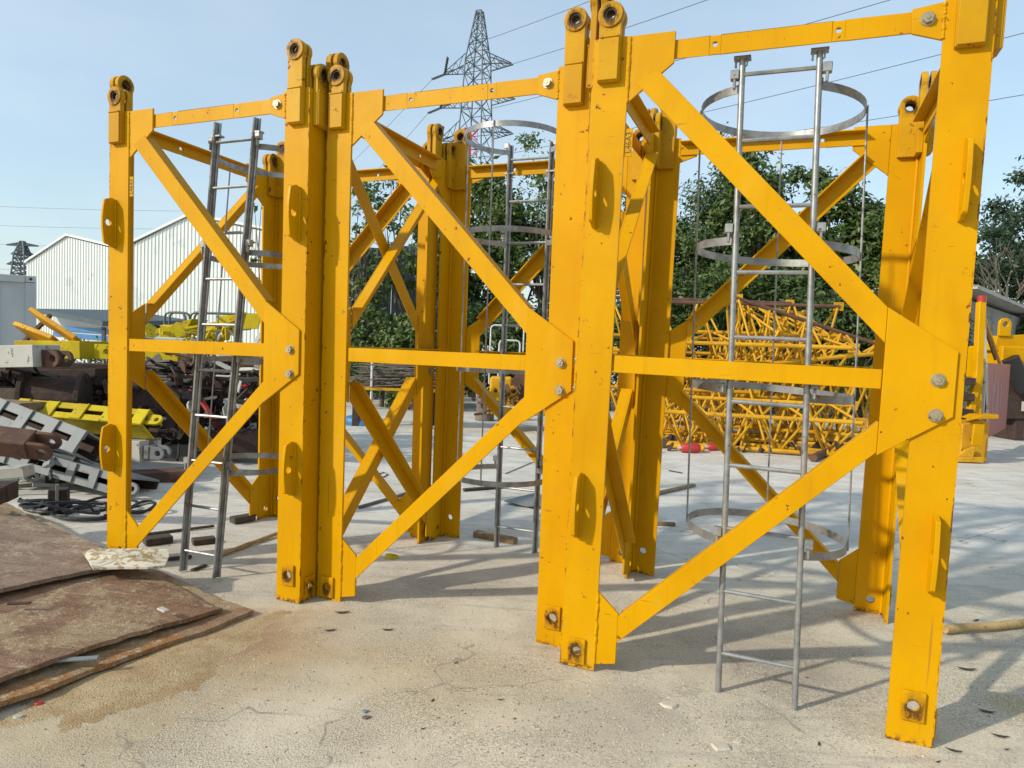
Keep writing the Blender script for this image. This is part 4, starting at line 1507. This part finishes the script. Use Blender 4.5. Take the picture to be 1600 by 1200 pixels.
# ================================================================== far left: container, low shed, white sheds
def ribbed(mb_, p0, p1, z0, zt, pitch, depth, th=.0):
    """corrugated sheet between two ground points; zt(t) is the top height"""
    p0, p1 = Vector(p0), Vector(p1)
    L = (p1 - p0).length
    d = (p1 - p0) / L
    nr = Vector((d.y, -d.x, 0))
    n = int(L / pitch)
    prof = []
    for i in range(n):
        x = i * pitch
        prof += [(x, 0), (x + pitch * .62, 0), (x + pitch * .72, depth), (x + pitch * .9, depth)]
    prof.append((L, 0))
    vs, fs = [], []
    for (x, o) in prof:
        q = p0 + d * x + nr * o
        vs += [Vector((q.x, q.y, z0)), Vector((q.x, q.y, zt(x / L)))]
    for i in range(len(prof) - 1):
        fs.append((2 * i, 2 * i + 2, 2 * i + 3, 2 * i + 1))
    mb_.add(vs, fs)


WSHEET = paint_mat('white_corrugated_sheet', (.60, .635, .605), .5, (.50, .54, .51), .58, .35, 0, .22)
ROOFS = paint_mat('pale_roof_sheet', (.62, .63, .62), .5, (.5, .5, .5), .62, .6, 0, .1)


def gable_shed(label, a, b, eave, ridge, tr, depth, ax):
    """a, b = gable wall corners on the ground; tr = where the ridge sits along it"""
    a, b = Vector((a[0], a[1], 0)), Vector((b[0], b[1], 0))
    root = thing('white_shed', label, 'shed', a, 0, 'white corrugated sheds')
    d = b - a
    back = Vector(ax).normalized() * depth

    def zt(t): return eave[0] + (ridge - eave[0]) * t / tr if t < tr else ridge + (eave[1] - ridge) * (t - tr) / (1 - tr)
    m = MB()
    ribbed(m, (0, 0, 0), d, 0, zt, .30, .05)
    m.build('gable_wall', WSHEET, root)
    m = MB()
    ribbed(m, back, (0, 0, 0), 0, lambda t: eave[0], .3, .035)
    m.build('side_wall', WSHEET, root)
    m = MB()
    ribbed(m, d, d + back, 0, lambda t: eave[1], .3, .035)
    m.build('side_wall', WSHEET, root)
    dn = d.normalized()
    f = -back.normalized() * .25
    for (t0, z0, t1, z1) in ((-.02, zt(0) - .02, tr, ridge), (tr, ridge, 1.02, zt(1) - .02)):
        p, q = d * t0 + f, d * t1 + f
        vs = []
        for (pt, z) in ((p, z0), (q, z1)):
            for bk in (Vector((0, 0, 0)), back - f):
                for dz in (.05, .22):
                    vs.append(pt + bk + Vector((0, 0, z + dz)))
        m = MB().add(vs, [(0, 2, 3, 1), (4, 5, 7, 6), (0, 1, 5, 4), (2, 6, 7, 3), (1, 3, 7, 5), (0, 4, 6, 2)])
        m.build('roof_slope', ROOFS, root)
    return root


a, b = P(42, 412, 55), P(186, 400, 51)
gable_shed('smaller white corrugated shed at left with a low gable', (a.x, a.y), (b.x, b.y), (a.z, P(186, 390, 51).z), P(106, 370, 53.2).z, .45, 30, (-.25, 1, 0))
a, b = P(188, 392, 50.0), P(470, 380, 46.5)
gable_shed('larger white corrugated shed with its gable behind the left ladder', (a.x, a.y), (b.x, b.y), (a.z, P(470, 372, 46.5).z), P(296, 338, 48.7).z, .40, 30, (-.25, 1, 0))
# low outbuilding with dark lean-to roof and blue sheet
p = P(57, 484, 30)
q = P(160, 504, 26)
root = thing('low_outbuilding', 'low white outbuilding with dark lean-to roof and blue band', 'shed', (p.x, p.y, 0))
dk = paint_mat('dark_roof_edge', (.05, .07, .08), .6, (.1, .1, .1), .7, 3)
d_ = Vector((q.x - p.x, q.y - p.y, 0))
m = MB()
vs = []
for pt, z in ((Vector((0, 0, 0)), p.z), (d_, q.z)):
    for bk in (Vector((0, 0, 0)), Vector((.6, 6, .3))):
        for dz in (-.14, .05): vs.append(pt + bk + Vector((0, 0, z + dz)))
m.add(vs, [(0, 2, 3, 1), (4, 5, 7, 6), (0, 1, 5, 4), (2, 6, 7, 3), (1, 3, 7, 5), (0, 4, 6, 2)])
m.build('lean_to_roof', dk, root)
vs = []
for pt, z in ((Vector((.2, .9, 0)), p.z - .10), (d_ * .93 + Vector((.1, .9, 0)), q.z - .10)):
    for bk in (Vector((0, 0, 0)), Vector((.5, 4.6, 0))):
        for zz in (0, z): vs.append(pt + bk + Vector((0, 0, zz)))
MB().add(vs, [(0, 2, 3, 1), (4, 5, 7, 6), (0, 1, 5, 4), (2, 6, 7, 3), (1, 3, 7, 5), (0, 4, 6, 2)]).build('wall', paint_mat('grey_white_wall', (.50, .53, .56), .6, (.4, .4, .4), .7, 1), root)
for zz in (1.62, 1.36):
    MB().beam(Vector((.2, .82, zz + .1)), d_ * .9 + Vector((.1, .82, zz)), .06, .17).build('blue_band', BLUEP, root)
MB().beam(d_ * .9 + Vector((.05, .5, 0)), d_ * .9 + Vector((.05, .5, q.z - .16)), .12, .12, (0, 1, 0)).build('post', dk, root)

# container
CT = paint_mat('grey_white_container_paint', (.42, .44, .45), .5, (.3, .3, .3), .68, 3, 0, .25)
cr = P(56, 432, 13.4)
root = thing('shipping_container', 'pale grey shipping container at the left edge', 'container', (cr.x, 13.4, 0), .60)
h_ = cr.z
m = MB()
ribbed(m, (-5.9, .03, 0), (-.16, .03, 0), .15, lambda t: h_ - .12, .34, -.035)
m.build('corrugated_side', CT, root)
MB().box((-6.0, -.01, h_ - .13), (-.17, .10, h_)).build('top_rail', CT, root, bevel=.006)
MB().box((-6.0, -.01, .0), (-.17, .10, .16)).build('bottom_rail', CT, root, bevel=.006)
MB().box((-.16, -.02, .12), (.0, .14, h_ - .13)).build('corner_post', CT, root, bevel=.006)
c = [(-.08, -.06), (.08, -.06), (.08, .06), (-.08, .06)]
MB().prism(plate_hole(c, (0, 0), .03, 10), .16, (-.08, -.025, h_ - .06)).build('corner_casting', CT, root)
MB().box((-6.0, .15, 0), (-.01, 2.4, h_ - .02)).build('box_body', CT, root)
MB().box((-1.05, -.045, 1.62), (-.62, -.012, 1.68)).build('door_bar', RUSTDK, root)

# green grey corrugated wall behind the middle section
gw = paint_mat('grey_green_sheet', (.10, .125, .125), .6, (.07, .09, .09), .6, 1.5)
root = thing('corrugated_fence', 'grey green corrugated metal fence behind saplings in the middle', 'fence', (-5.4, 18.4, 0))
for i in range(4):
    m = MB()
    ribbed(m, (i * 1.02, .2 * i, 0), (i * 1.02 + 1.01, .2 * i + .2, 0), 0, lambda t: 4.0 + .1 * (i % 3), .17, .03)
    m.build('sheet', gw, root)

# ================================================================== pylons and wires
PYM = NT('pylon_steel', .6, .3)
PYM.base((.085, .105, .115))
PYM = PYM.m


def pylon(label, base, H, wtop, wbot, arms, rz, r, signs=False):
    root = thing('pylon', label, 'pylon', base, rz, 'electricity pylons')

    def hw(z):
        zk = H * .62
        if z > H * .86: return wtop * (.28 + .72 * (H - z) / (H * .14)) / 2
        return (wtop + (wbot - wtop) * ((H * .86 - z) / (H * .86)) ** 1.15) / 2
    cs = [(-1, -1), (1, -1), (1, 1), (-1, 1)]
    lv = [H * t for t in (0, .12, .24, .35, .45, .53, .60, .66, .715, .77, .82, .86, .90, .93, .96, .985, 1.0)]
    for (sx, sy) in cs:
        link('leg', MB().tube([Vector((sx * hw(z), sy * hw(z), z)) for z in lv], r, 5).mesh('leg', PYM), root)
    m = MB()
    for i in range(len(lv) - 1):
        z0, z1 = lv[i], lv[i + 1]
        for k in range(4):
            a, b = cs[k], cs[(k + 1) % 4]
            A0, B1 = Vector((a[0] * hw(z0), a[1] * hw(z0), z0)), Vector((b[0] * hw(z1), b[1] * hw(z1), z1))
            B0, A1 = Vector((b[0] * hw(z0), b[1] * hw(z0), z0)), Vector((a[0] * hw(z1), a[1] * hw(z1), z1))
            m.tube([A0, B1], r * .55, 4)
            m.tube([B0, A1], r * .55, 4)
            m.tube([A1, B1], r * .5, 4)
    tag(m.build('bracing', PYM, root), kind='stuff')
    tips = []
    for (z, half, rise) in arms:
        for s in (-1, 1):
            m = MB()
            tip = Vector((s * half, 0, z + .0))
            b_ = hw(z)
            for sy in (-1, 1):
                lo, hi = Vector((s * b_, sy * b_, z)), Vector((s * hw(z + rise), sy * hw(z + rise), z + rise))
                te = tip + Vector((0, sy * .25, 0))
                m.tube([lo, te], r * .75, 4)
                m.tube([hi, te], r * .75, 4)
                for q in (.3, .6):
                    m.tube([lo.lerp(te, q), hi.lerp(te, q - .15)], r * .5, 4)
                    m.tube([lo.lerp(te, q), hi.lerp(te, q + .15)], r * .5, 4)
            for q in (.2, .4, .6, .8):
                m.tube([Vector((s * b_, -b_, z)).lerp(tip + Vector((0, -.25, 0)), q), Vector((s * b_, b_, z)).lerp(tip + Vector((0, .25, 0)), q + .15 if q < .8 else .9)], r * .5, 4)
            m.build('crossarm', PYM, root)
            tips.append(tip)
    return root, tips


PBASE = Vector((-5.2, 80, 0))
PRZ = math.radians(-24)
root, tips = pylon('large steel lattice pylon rising above the middle section', PBASE, 39.6, 2.15, 5.6, [(33.2, 4.3, 1.6), (29.4, 4.7, 1.6), (25.6, 4.6, 1.6)], PRZ, .085)
redl = NT('red_sign_paint', .5)
redl.base((.45, .02, .05))
for k, ch in enumerate(('\u5bb6', '\u4e50')):
    me_ = text_mesh(ch, 1.75, redl.m, .03)
    o = link('sign_letter', me_, root, (.25, -1.62, 25.3 - k * 1.75))
    o.rotation_euler = (PI / 2, 0, -PRZ)
    m = MB()
    for s in (-1, 1):
        m.tube([(s * .72, .02, -.80), (s * .72, .02, .80)], .03, 4)
    m.tube([(-.72, .02, .80), (.72, .02, .80)], .03, 4)
    fr = m.build('letter_frame', redl.m, o)
    fr.rotation_euler = (-PI / 2, 0, 0)
pw, t2 = pylon('tiny far pylon above the container at left', P(35, 430, 230) * Vector((1, 1, 0)) if False else Vector((P(35, 430, 230).x, 230, 0)), P(35, 377, 230).z, 3.4, 8.5,
               [(P(35, 381, 230).z - .5, 5.2, .8), (P(35, 395, 230).z - .5, 3.6, .8), (P(35, 411, 230).z - .5, 5.0, .8)], 0, .28)
# insulators on the left arms
for i in (0, 2, 4):
    tp = tips[i]
    for s in (-.12, .12):
        for (e, nm) in ((Vector((-1.0, -1.1, -.9)), 'insulator'), (Vector((1.6, -2.2, .75)), 'insulator')):
            st, en = tp + Vector((0, s, -.05)), tp + e + Vector((0, s, 0))
            n = 9
            pts = [st.lerp(en, q / (2 * n)) for q in range(2 * n + 1)]
            link(nm, MB().tube(pts, [.045 if q % 2 else .11 for q in range(2 * n + 1)], 6).mesh(nm, PYM), root)
RZ = Matrix.Rotation(PRZ, 3, 'Z')
world = [PBASE + RZ @ t for t in tips]


def wire(label, a, b, sag, r):
    pts = []
    for i in range(25):
        t = i / 24
        p = Vector(a).lerp(Vector(b), t)
        p.z -= sag * 4 * t * (1 - t)
        pts.append(p - Vector(a))
    return tag(link('power_line', MB().tube(pts, r, 4).mesh('power_line', PYM), None, Vector(a)), label, 'power line', 'overhead power lines')


top = PBASE + Vector((.2, 0, 39.5))
wire('topmost power line running up to the right from the pylon peak', P(742, 68, 80), P(1010, -34, 55), .15, .028)
wire('power line from the upper right crossarm, crossing above the middle post', P(752, 114, 80), P(1200, -34, 50), .25, .028)
wire('power line from the middle right crossarm to the upper right', P(754, 173, 80), P(1560, -50, 45), .3, .028)
wire('power line from the lower right crossarm, behind the top ladder hoop', P(754, 248, 80), P(1720, 20, 44), .5, .026)
wire('lowest power line at right, passing behind the right mast post', P(1000, 235, 85), P(1760, 120, 45), .4, .026)
wire('power line falling left from the upper left crossarm', world[0] + RZ @ Vector((-1.0, -1.1, -.9)), P(470, 330, 150), .5, .03)
wire('power line falling left from the middle left crossarm', world[2] + RZ @ Vector((-1.0, -1.1, -.9)), P(480, 380, 150), .5, .03)
for k, (v0, v1, nm) in enumerate([(320, 330, 'highest'), (350, 358, 'second'), (378, 384, 'third'), (538 - 120, 420, 'lowest')]):
    wire(nm + ' thin far power line crossing the sky at far left', P(-60, v0, 200), P(330 if k < 2 else 120, v1, 200), .4, .035)


# ================================================================== trees
def leaf_mat(name, c1, c2, c3):
    m = NT(name, .55)
    g = m.n('ShaderNodeNewGeometry')
    rp = g.outputs['Random Per Island']
    col = m.mix(m.step(rp, .1, .7), c1, c2)
    col = m.mix(m.step(rp, .84, .95), col, c3)
    m.base(col)
    m.b.inputs['Roughness'].default_value = .5
    tr = m.n('ShaderNodeBsdfTranslucent')
    m.l(col, tr.inputs[0])
    mx = m.n('ShaderNodeMixShader')
    mx.inputs[0].default_value = .25
    out = m.t.nodes['Material Output']
    m.l(m.b.outputs[0], mx.inputs[1])
    m.l(tr.outputs[0], mx.inputs[2])
    m.l(mx.outputs[0], out.inputs[0])
    return m.m


LF1 = leaf_mat('dark_green_leaves', (.035, .075, .014), (.075, .125, .026), (.16, .20, .05))
LF2 = leaf_mat('mid_green_leaves', (.050, .095, .016), (.095, .150, .030), (.18, .22, .06))
LF3 = leaf_mat('blue_green_leaves', (.022, .050, .024), (.040, .080, .034), (.075, .115, .05))
BARK = rust_mat('grey_brown_bark', (.085, .07, .055), (.14, .12, .095), (.05, .04, .03), 9)


def tree(label, base, H, crown, nclump, nleaf, mat, seed, ls=.13, trunk=.12, name='broadleaf_tree', cat='tree', open_=1.0, group='trees behind the yard'):
    """crown = (z centre, half width, half depth, half height)"""
    rr = random.Random(seed)
    base = Vector(base)
    root = thing(name, label, cat, base, 0, group)
    zc, rx, ry, rz = crown
    clumps = []
    for _ in range(nclump):
        while True:
            p = Vector((rr.uniform(-1, 1), rr.uniform(-1, 1), rr.uniform(-1, 1)))
            if .15 < p.length < 1: break
        p *= (.55 + .45 * rr.random()) / max(p.length, .55) if p.length < .6 else 1
        wob = 1 + .18 * math.sin(5 * math.atan2(p.z, p.x) + seed)
        clumps.append(Vector((p.x * rx * wob, p.y * ry, zc + p.z * rz * wob)))
    vs, fs = [], []
    for c in clumps:
        cr_ = rr.uniform(.28, .62) * min(rx, rz) * .42 * open_
        k = int(nleaf * rr.uniform(.6, 1.4))
        for _ in range(k):
            p = Vector((rr.gauss(0, 1), rr.gauss(0, 1), rr.gauss(0, .75))) * cr_ * .72
            q = c + p
            s = ls * rr.uniform(.6, 1.35)
            nrm = (p.normalized() * .6 + Vector((rr.gauss(0, .6), rr.gauss(0, .6) - .25, rr.gauss(0, .5) + .55))).normalized()
            t = nrm.cross(Vector((rr.gauss(0, 1), rr.gauss(0, 1), rr.gauss(0, 1)))).normalized()
            b = nrm.cross(t)
            i0 = len(vs)
            vs += [q - t * s, q + b * s * .42 - nrm * s * .10, q + t * s - nrm * s * .28, q - b * s * .42 - nrm * s * .10]
            fs.append((i0, i0 + 1, i0 + 2, i0 + 3))
    me_ = bpy.data.meshes.new('crown')
    me_.from_pydata([tuple(v) for v in vs], [], fs)
    me_.materials.append(mat)
    link('crown', me_, root)
    m = MB()
    bend = rr.uniform(-.25, .25)
    tp = [Vector((bend * (t ** 2) * 1.5, rr.uniform(-.05, .05), t * zc)) for t in (0, .25, .5, .75, 1)]
    m.tube(tp, [trunk * 1.3, trunk, trunk * .8, trunk * .6, trunk * .4], 8)
    me_ = m.mesh('trunk', BARK)
    smooth_by_angle(me_)
    link('trunk', me_, root)
    m = MB()
    for c in clumps[::max(1, nclump // 16)]:
        st = tp[2].lerp(tp[4], rr.random())
        md = st.lerp(c, .5) + Vector((rr.gauss(0, .1), rr.gauss(0, .1), .15))
        m.tube([st, md, c], [trunk * .38, trunk * .24, trunk * .07], 5)
    m.build('limbs', BARK, root)
    return root


def at_tree(u, vt, Y):
    p = P(u, vt, Y)
    return Vector((p.x, Y, 0)), p.z


TR = [('dense tree behind the middle ladder, just left of the tall middle posts', 850, 222, 20.5, 1.9, 60, 150, LF2),
      ('round leafy tree above the middle section, left of the middle ladder', 745, 268, 21.0, 1.7, 55, 140, LF2),
      ('tree hidden behind the tall middle posts', 960, 270, 21.5, 2.0, 50, 130, LF1),
      ('dark tree left of the right ladder, behind the rear post', 1085, 278, 20.8, 1.8, 62, 150, LF1),
      ('tallest dark tree seen between the stiles of the right ladder', 1195, 226, 20.2, 2.0, 75, 160, LF1),
      ('tree right of the right ladder with a branch reaching up', 1300, 262, 20.6, 1.6, 58, 150, LF2),
      ('lower tree at right of the group, against the rear right post', 1372, 330, 20.0, 1.3, 46, 150, LF2),
      ('far dark tree standing behind the gap left of the right ladder', 1140, 290, 24.5, 2.6, 60, 140, LF3)]
for i, (lb, u, vt, Y, rx, nc, nl, mt) in enumerate(TR):
    b, zt = at_tree(u, vt, Y)
    low = 1.3
    tree(lb, b, zt, ((zt + low) / 2, rx, rx * .8, (zt - low) / 2), nc, int(nl * (2.4 if i % 2 else 1.5)), mt, 100 + i, (.075, .105, .085, .07, .095, .11, .10, .08)[i], .16)
# sparse saplings in front of the corrugated fence
for i, (u, vt, Y, rx, lb) in enumerate([(575, 262, 17.0, .75, 'thin leafy sapling just right of the second post'), (622, 252, 17.4, .85, 'slender sapling with loose leaves in the middle section opening'),
                                        (664, 300, 17.2, .7, 'short sapling left of the paired rear posts'), (545, 330, 17.8, .7, 'sapling half hidden behind the paired middle posts'), (410, 300, 15.5, .35, 'wispy twig of leaves behind the left ladder')]):
    b, zt = at_tree(u, vt, Y)
    tree(lb, b, zt, ((zt + 1.2) / 2 + .3, rx, .6, (zt - 1.2) / 2), 46 if i < 4 else 12, 26 if i < 4 else 12, LF2, 200 + i, .08, .05, 'sapling', 'sapling', .9, 'saplings before the fence')
# shrubs low behind the pile and heap
for i, (u, vt, Y, rx, lb) in enumerate([(600, 470, 16.6, 1.0, 'low shrub at the foot of the saplings'), (650, 480, 16.2, .8, 'bright shrub left of the paired rear posts'), (760, 470, 17.5, 1.4, 'dark shrub behind the white tube frames'), (850, 480, 17.5, 1.4, 'dark shrub behind the yellow winch'), (960, 440, 18.0, 1.6, 'dark shrub behind the tall middle posts'),
                                        (1075, 420, 18.2, 1.5, 'dark shrub behind the left of the lattice pile'), (1170, 410, 18.2, 1.6, 'dark shrub behind the middle of the lattice pile'), (1270, 420, 18.2, 1.6, 'dark shrub behind the right of the lattice pile'), (1370, 430, 18.0, 1.5, 'dark shrub behind the rear right post'), (1450, 440, 18.0, 1.4, 'dark shrub hidden behind the nearest post'),
                                        (118, 525, 18.0, .5, 'small green bush behind the tilted yellow plates'), (160, 526, 18.0, .45, 'small bush just left of the leftmost post'), (333, 503, 12.5, .22, 'tuft of green leaves behind the left ladder')]):
    b, zt = at_tree(u, vt, Y)
    tree(lb, b, zt, (zt / 2 + .1, rx, .7, zt / 2), 36, 130 if rx > .6 else 14, LF1 if 'dark' in lb else LF2, 300 + i, .08 if rx > .6 else .06, .05, 'shrub', 'shrub', 1.1, 'shrubs at the yard edge')
# far right trees
b, zt = at_tree(1640, 255, 27)
tree('big dark feathery tree at the right edge', b, zt, (zt * .66, 2.6, 2.2, zt * .36), 80, 190, LF3, 501, .11, .22)
b, zt = at_tree(1548, 385, 28)
tree('low rounded tree just right of the nearest post', b, zt, (zt * .6, 1.5, 1.2, zt * .4), 40, 150, LF1, 502, .12, .14)
b, zt = at_tree(1500, 420, 29)
tree('tree hidden behind the nearest post', b, zt, (zt * .6, 1.5, 1.2, zt * .4), 34, 140, LF1, 503, .12, .14)
b, zt = at_tree(1598, 446, 24)
tree('bright green bush over the concrete shed roof', b, zt, (zt * .62, 1.0, .8, zt * .38), 30, 90, LF2, 504, .11, .1, 'shrub', 'shrub', 1.0, 'shrubs at the yard edge')
# bare tree over the shed roof
b, zt = at_tree(1580, 385, 25.5)
root = thing('bare_tree', 'leafless fan shaped tree above the concrete shed roof', 'tree', b)
rr = random.Random(77)
tr_m, tw = MB(), MB()
tr_m.tube([Vector((0, 0, 0)), Vector((.05, 0, zt * .35)), Vector((0, 0, zt * .62))], [.12, .09, .07], 7)


def grow(p, d, L, r, depth, mb_):
    e = p + d * L
    mb_.tube([p, p.lerp(e, .5) + Vector((rr.gauss(0, .04), rr.gauss(0, .04), .02)), e], [r, r * .8, r * .6], 5)
    if depth == 0: return
    for _ in range(3):
        nd = (d + Vector((rr.gauss(0, .45), rr.gauss(0, .35), rr.gauss(.05, .2)))).normalized()
        grow(p.lerp(e, rr.uniform(.5, 1)), nd, L * rr.uniform(.55, .8), r * .55, depth - 1, mb_)


for k in range(8):
    an = -1.1 + 2.2 * k / 7
    grow(Vector((0, 0, zt * .55)), Vector((math.sin(an), rr.gauss(0, .2), math.cos(an))).normalized(), zt * .26, .05, 2, tw)
PB_ = rust_mat('pale_twig_bark', (.11, .095, .075), (.16, .14, .11), (.08, .065, .05), 9)
tr_m.build('trunk', PB_, root)
tw.build('branches', PB_, root)

# ================================================================== grit, pebbles and litter on the slab
rr = random.Random(21)
m = MB()


def stone(p, s, mb_, q=None):
    a = rr.uniform(0, PI)
    n = 5
    top, bot = [], []
    for i in range(n):
        an = a + 2 * PI * i / n
        r = s * rr.uniform(.6, 1.1)
        bot.append(Vector((p[0] + r * math.cos(an), p[1] + r * math.sin(an) * .8, p[2])))
        r *= rr.uniform(.4, .75)
        top.append(Vector((p[0] + r * math.cos(an), p[1] + r * math.sin(an) * .8, p[2] + s * rr.uniform(.4, .8))))
    b = len(mb_.v)
    mb_.v += [tuple(v) for v in bot + top]
    mb_.f += [tuple(b + n + i for i in range(n))] + [(b + i, b + (i + 1) % n, b + n + (i + 1) % n, b + n + i) for i in range(n)]


zones = [(.35, 2.55, .45, .30, 2200), (-.2, 3.1, .7, .5, 1500), (-1.3, 3.0, .5, .5, 1100), (1.5, 2.6, .8, .5, 900), (-1.5, 4.9, .7, .4, 900), (.6, 3.6, 1.2, .7, 900), (2.4, 4.2, 1.0, 1.0, 500)]
for (cx, cy, sx, sy, n) in zones:
    for _ in range(n):
        x, y = rr.gauss(cx, sx), rr.gauss(cy, sy)
        if y < 1.2: continue
        stone((x, y, gz(x, y) - .0005), rr.choice((.0018, .0024, .003, .004, .0055)), m)
gm = NT('grit_stone', .9)
g_ = gm.n('ShaderNodeNewGeometry')
gm.base(gm.mix(g_.outputs['Random Per Island'], (.12, .10, .075), (.62, .56, .44)))
tag(m.build('grit', gm.m), 'loose grit and tiny stones strewn over the near slab', 'grit', kind='stuff')
dl = paint_mat('dry_dark_leaf', (.050, .038, .026), .7, (.09, .06, .035), .6, 30)
for k, (u, v, s, rz) in enumerate([(535, 958, .045, .3), (606, 985, .034, .2), (516, 986, .034, .4), (712, 1038, .018, .9), (676, 1097, .016, 1.2), (782, 1097, .016, .1), (1280, 1160, .018, 1.2), (1542, 1110, .035, -.4), (1563, 1148, .035, -.3), (1466, 1187, .014, .4),
                                   (1510, 1046, .05, -.15), (1490, 1170, .03, -.4), (1525, 968, .03, .4), (572, 1121, .018, .3), (661, 1140, .012, .6), (1573, 1168, .014, .2)]):
    g = G(u, v)
    g.z = gz(g.x, g.y) + .002
    o = [(-1, 0), (-.4, .28), (.3, .24), (1, .02), (.3, -.26), (-.4, -.24)]
    mb2 = MB()
    mb2.add([(0, 0, .12 * s)] + [(a * s, b * s, .25 * s * abs(a)) for a, b in o] + [(0, 0, .12 * s - .001)] + [(a * s, b * s, .25 * s * abs(a) - .001) for a, b in o],
            [(0, 1 + i, 1 + (i + 1) % 6) for i in range(6)] + [(7, 8 + (i + 1) % 6, 8 + i) for i in range(6)] + [(1 + i, 8 + i, 8 + (i + 1) % 6, 1 + (i + 1) % 6) for i in range(6)])
    tag(mb2.build('dead_leaf', dl, None, loc=g, rz=rz), 'small dark dry leaf lying on the concrete slab', 'leaf', 'dry leaves on the slab')
CHIP = rust_mat('concrete_chip', (.50, .455, .36), (.58, .53, .42), (.42, .37, .29), 30)
for k, (u, v, s, mt, lb) in enumerate([(570, 1113, .016, GREYP, 'small pale grey stone left of the dark pebble in the foreground'), (572, 1122, .016, LOGM, 'dark pebble in the middle foreground'), (60, 1101, .022, REDP, 'small red brick bit below the rusty plates'),
                                       (184, 1051, .014, WHITEP, 'white pebble at the edge of the bottom rusty plate'), (1126, 1167, .045, CHIP, 'flat round concrete flake in the foreground right of centre'), (1045, 1104, .04, CHIP, 'thin grey flake of concrete left of the right ladder foot'),
                                       (1152, 1158, .02, CHIP, 'crumb of concrete beside the flat round flake'), (612, 872, .05, Y_SCRAP, 'yellow lump on the slab behind the second section foot'), (28, 1122, .02, WHITEP, 'white chip below the rusty plates at left')]):
    g = G(u, v)
    g.z = gz(g.x, g.y)
    mb2 = MB()
    n = 9
    fl = .25 if 'fla' in lb else .6
    rg = [rr.uniform(.75, 1.15) for _ in range(n)]
    mb2.add([(s * rg[i] * math.cos(2 * PI * i / n), s * rg[i] * .8 * math.sin(2 * PI * i / n), 0) for i in range(n)] + [(s * .8 * rg[i] * math.cos(2 * PI * i / n), s * rg[i] * .62 * math.sin(2 * PI * i / n), s * fl * rr.uniform(.7, 1)) for i in range(n)],
            [tuple(range(n, 2 * n)), tuple(range(n - 1, -1, -1))] + [(i, (i + 1) % n, n + (i + 1) % n, n + i) for i in range(n)])
    tag(mb2.build('stone_chip', mt, None, bevel=s * .05, loc=g), lb, 'stone')
for k, (u, v, L, wd, rz, mt, lb, z) in enumerate([(1050 - 795, 953, .07, .03, -.6, WHITEP, 'pale flake lying on the brown rusty plate', .10), (122, 1030, .16, .03, .25, GREYP, 'grey sliver on the bottom rusty plate', .06), (30, 943, .10, .02, .2, RUSTDK, 'black burnt chip on the brown rusty plate at left', .15)]):
    g = G(u, v, z + .02)
    mb2 = MB().box((-L / 2, -wd / 2, -.004), (L / 2, wd / 2, .006))
    tag(mb2.build('flake', mt, None, bevel=.002, loc=g, rz=rz), lb, 'flake')
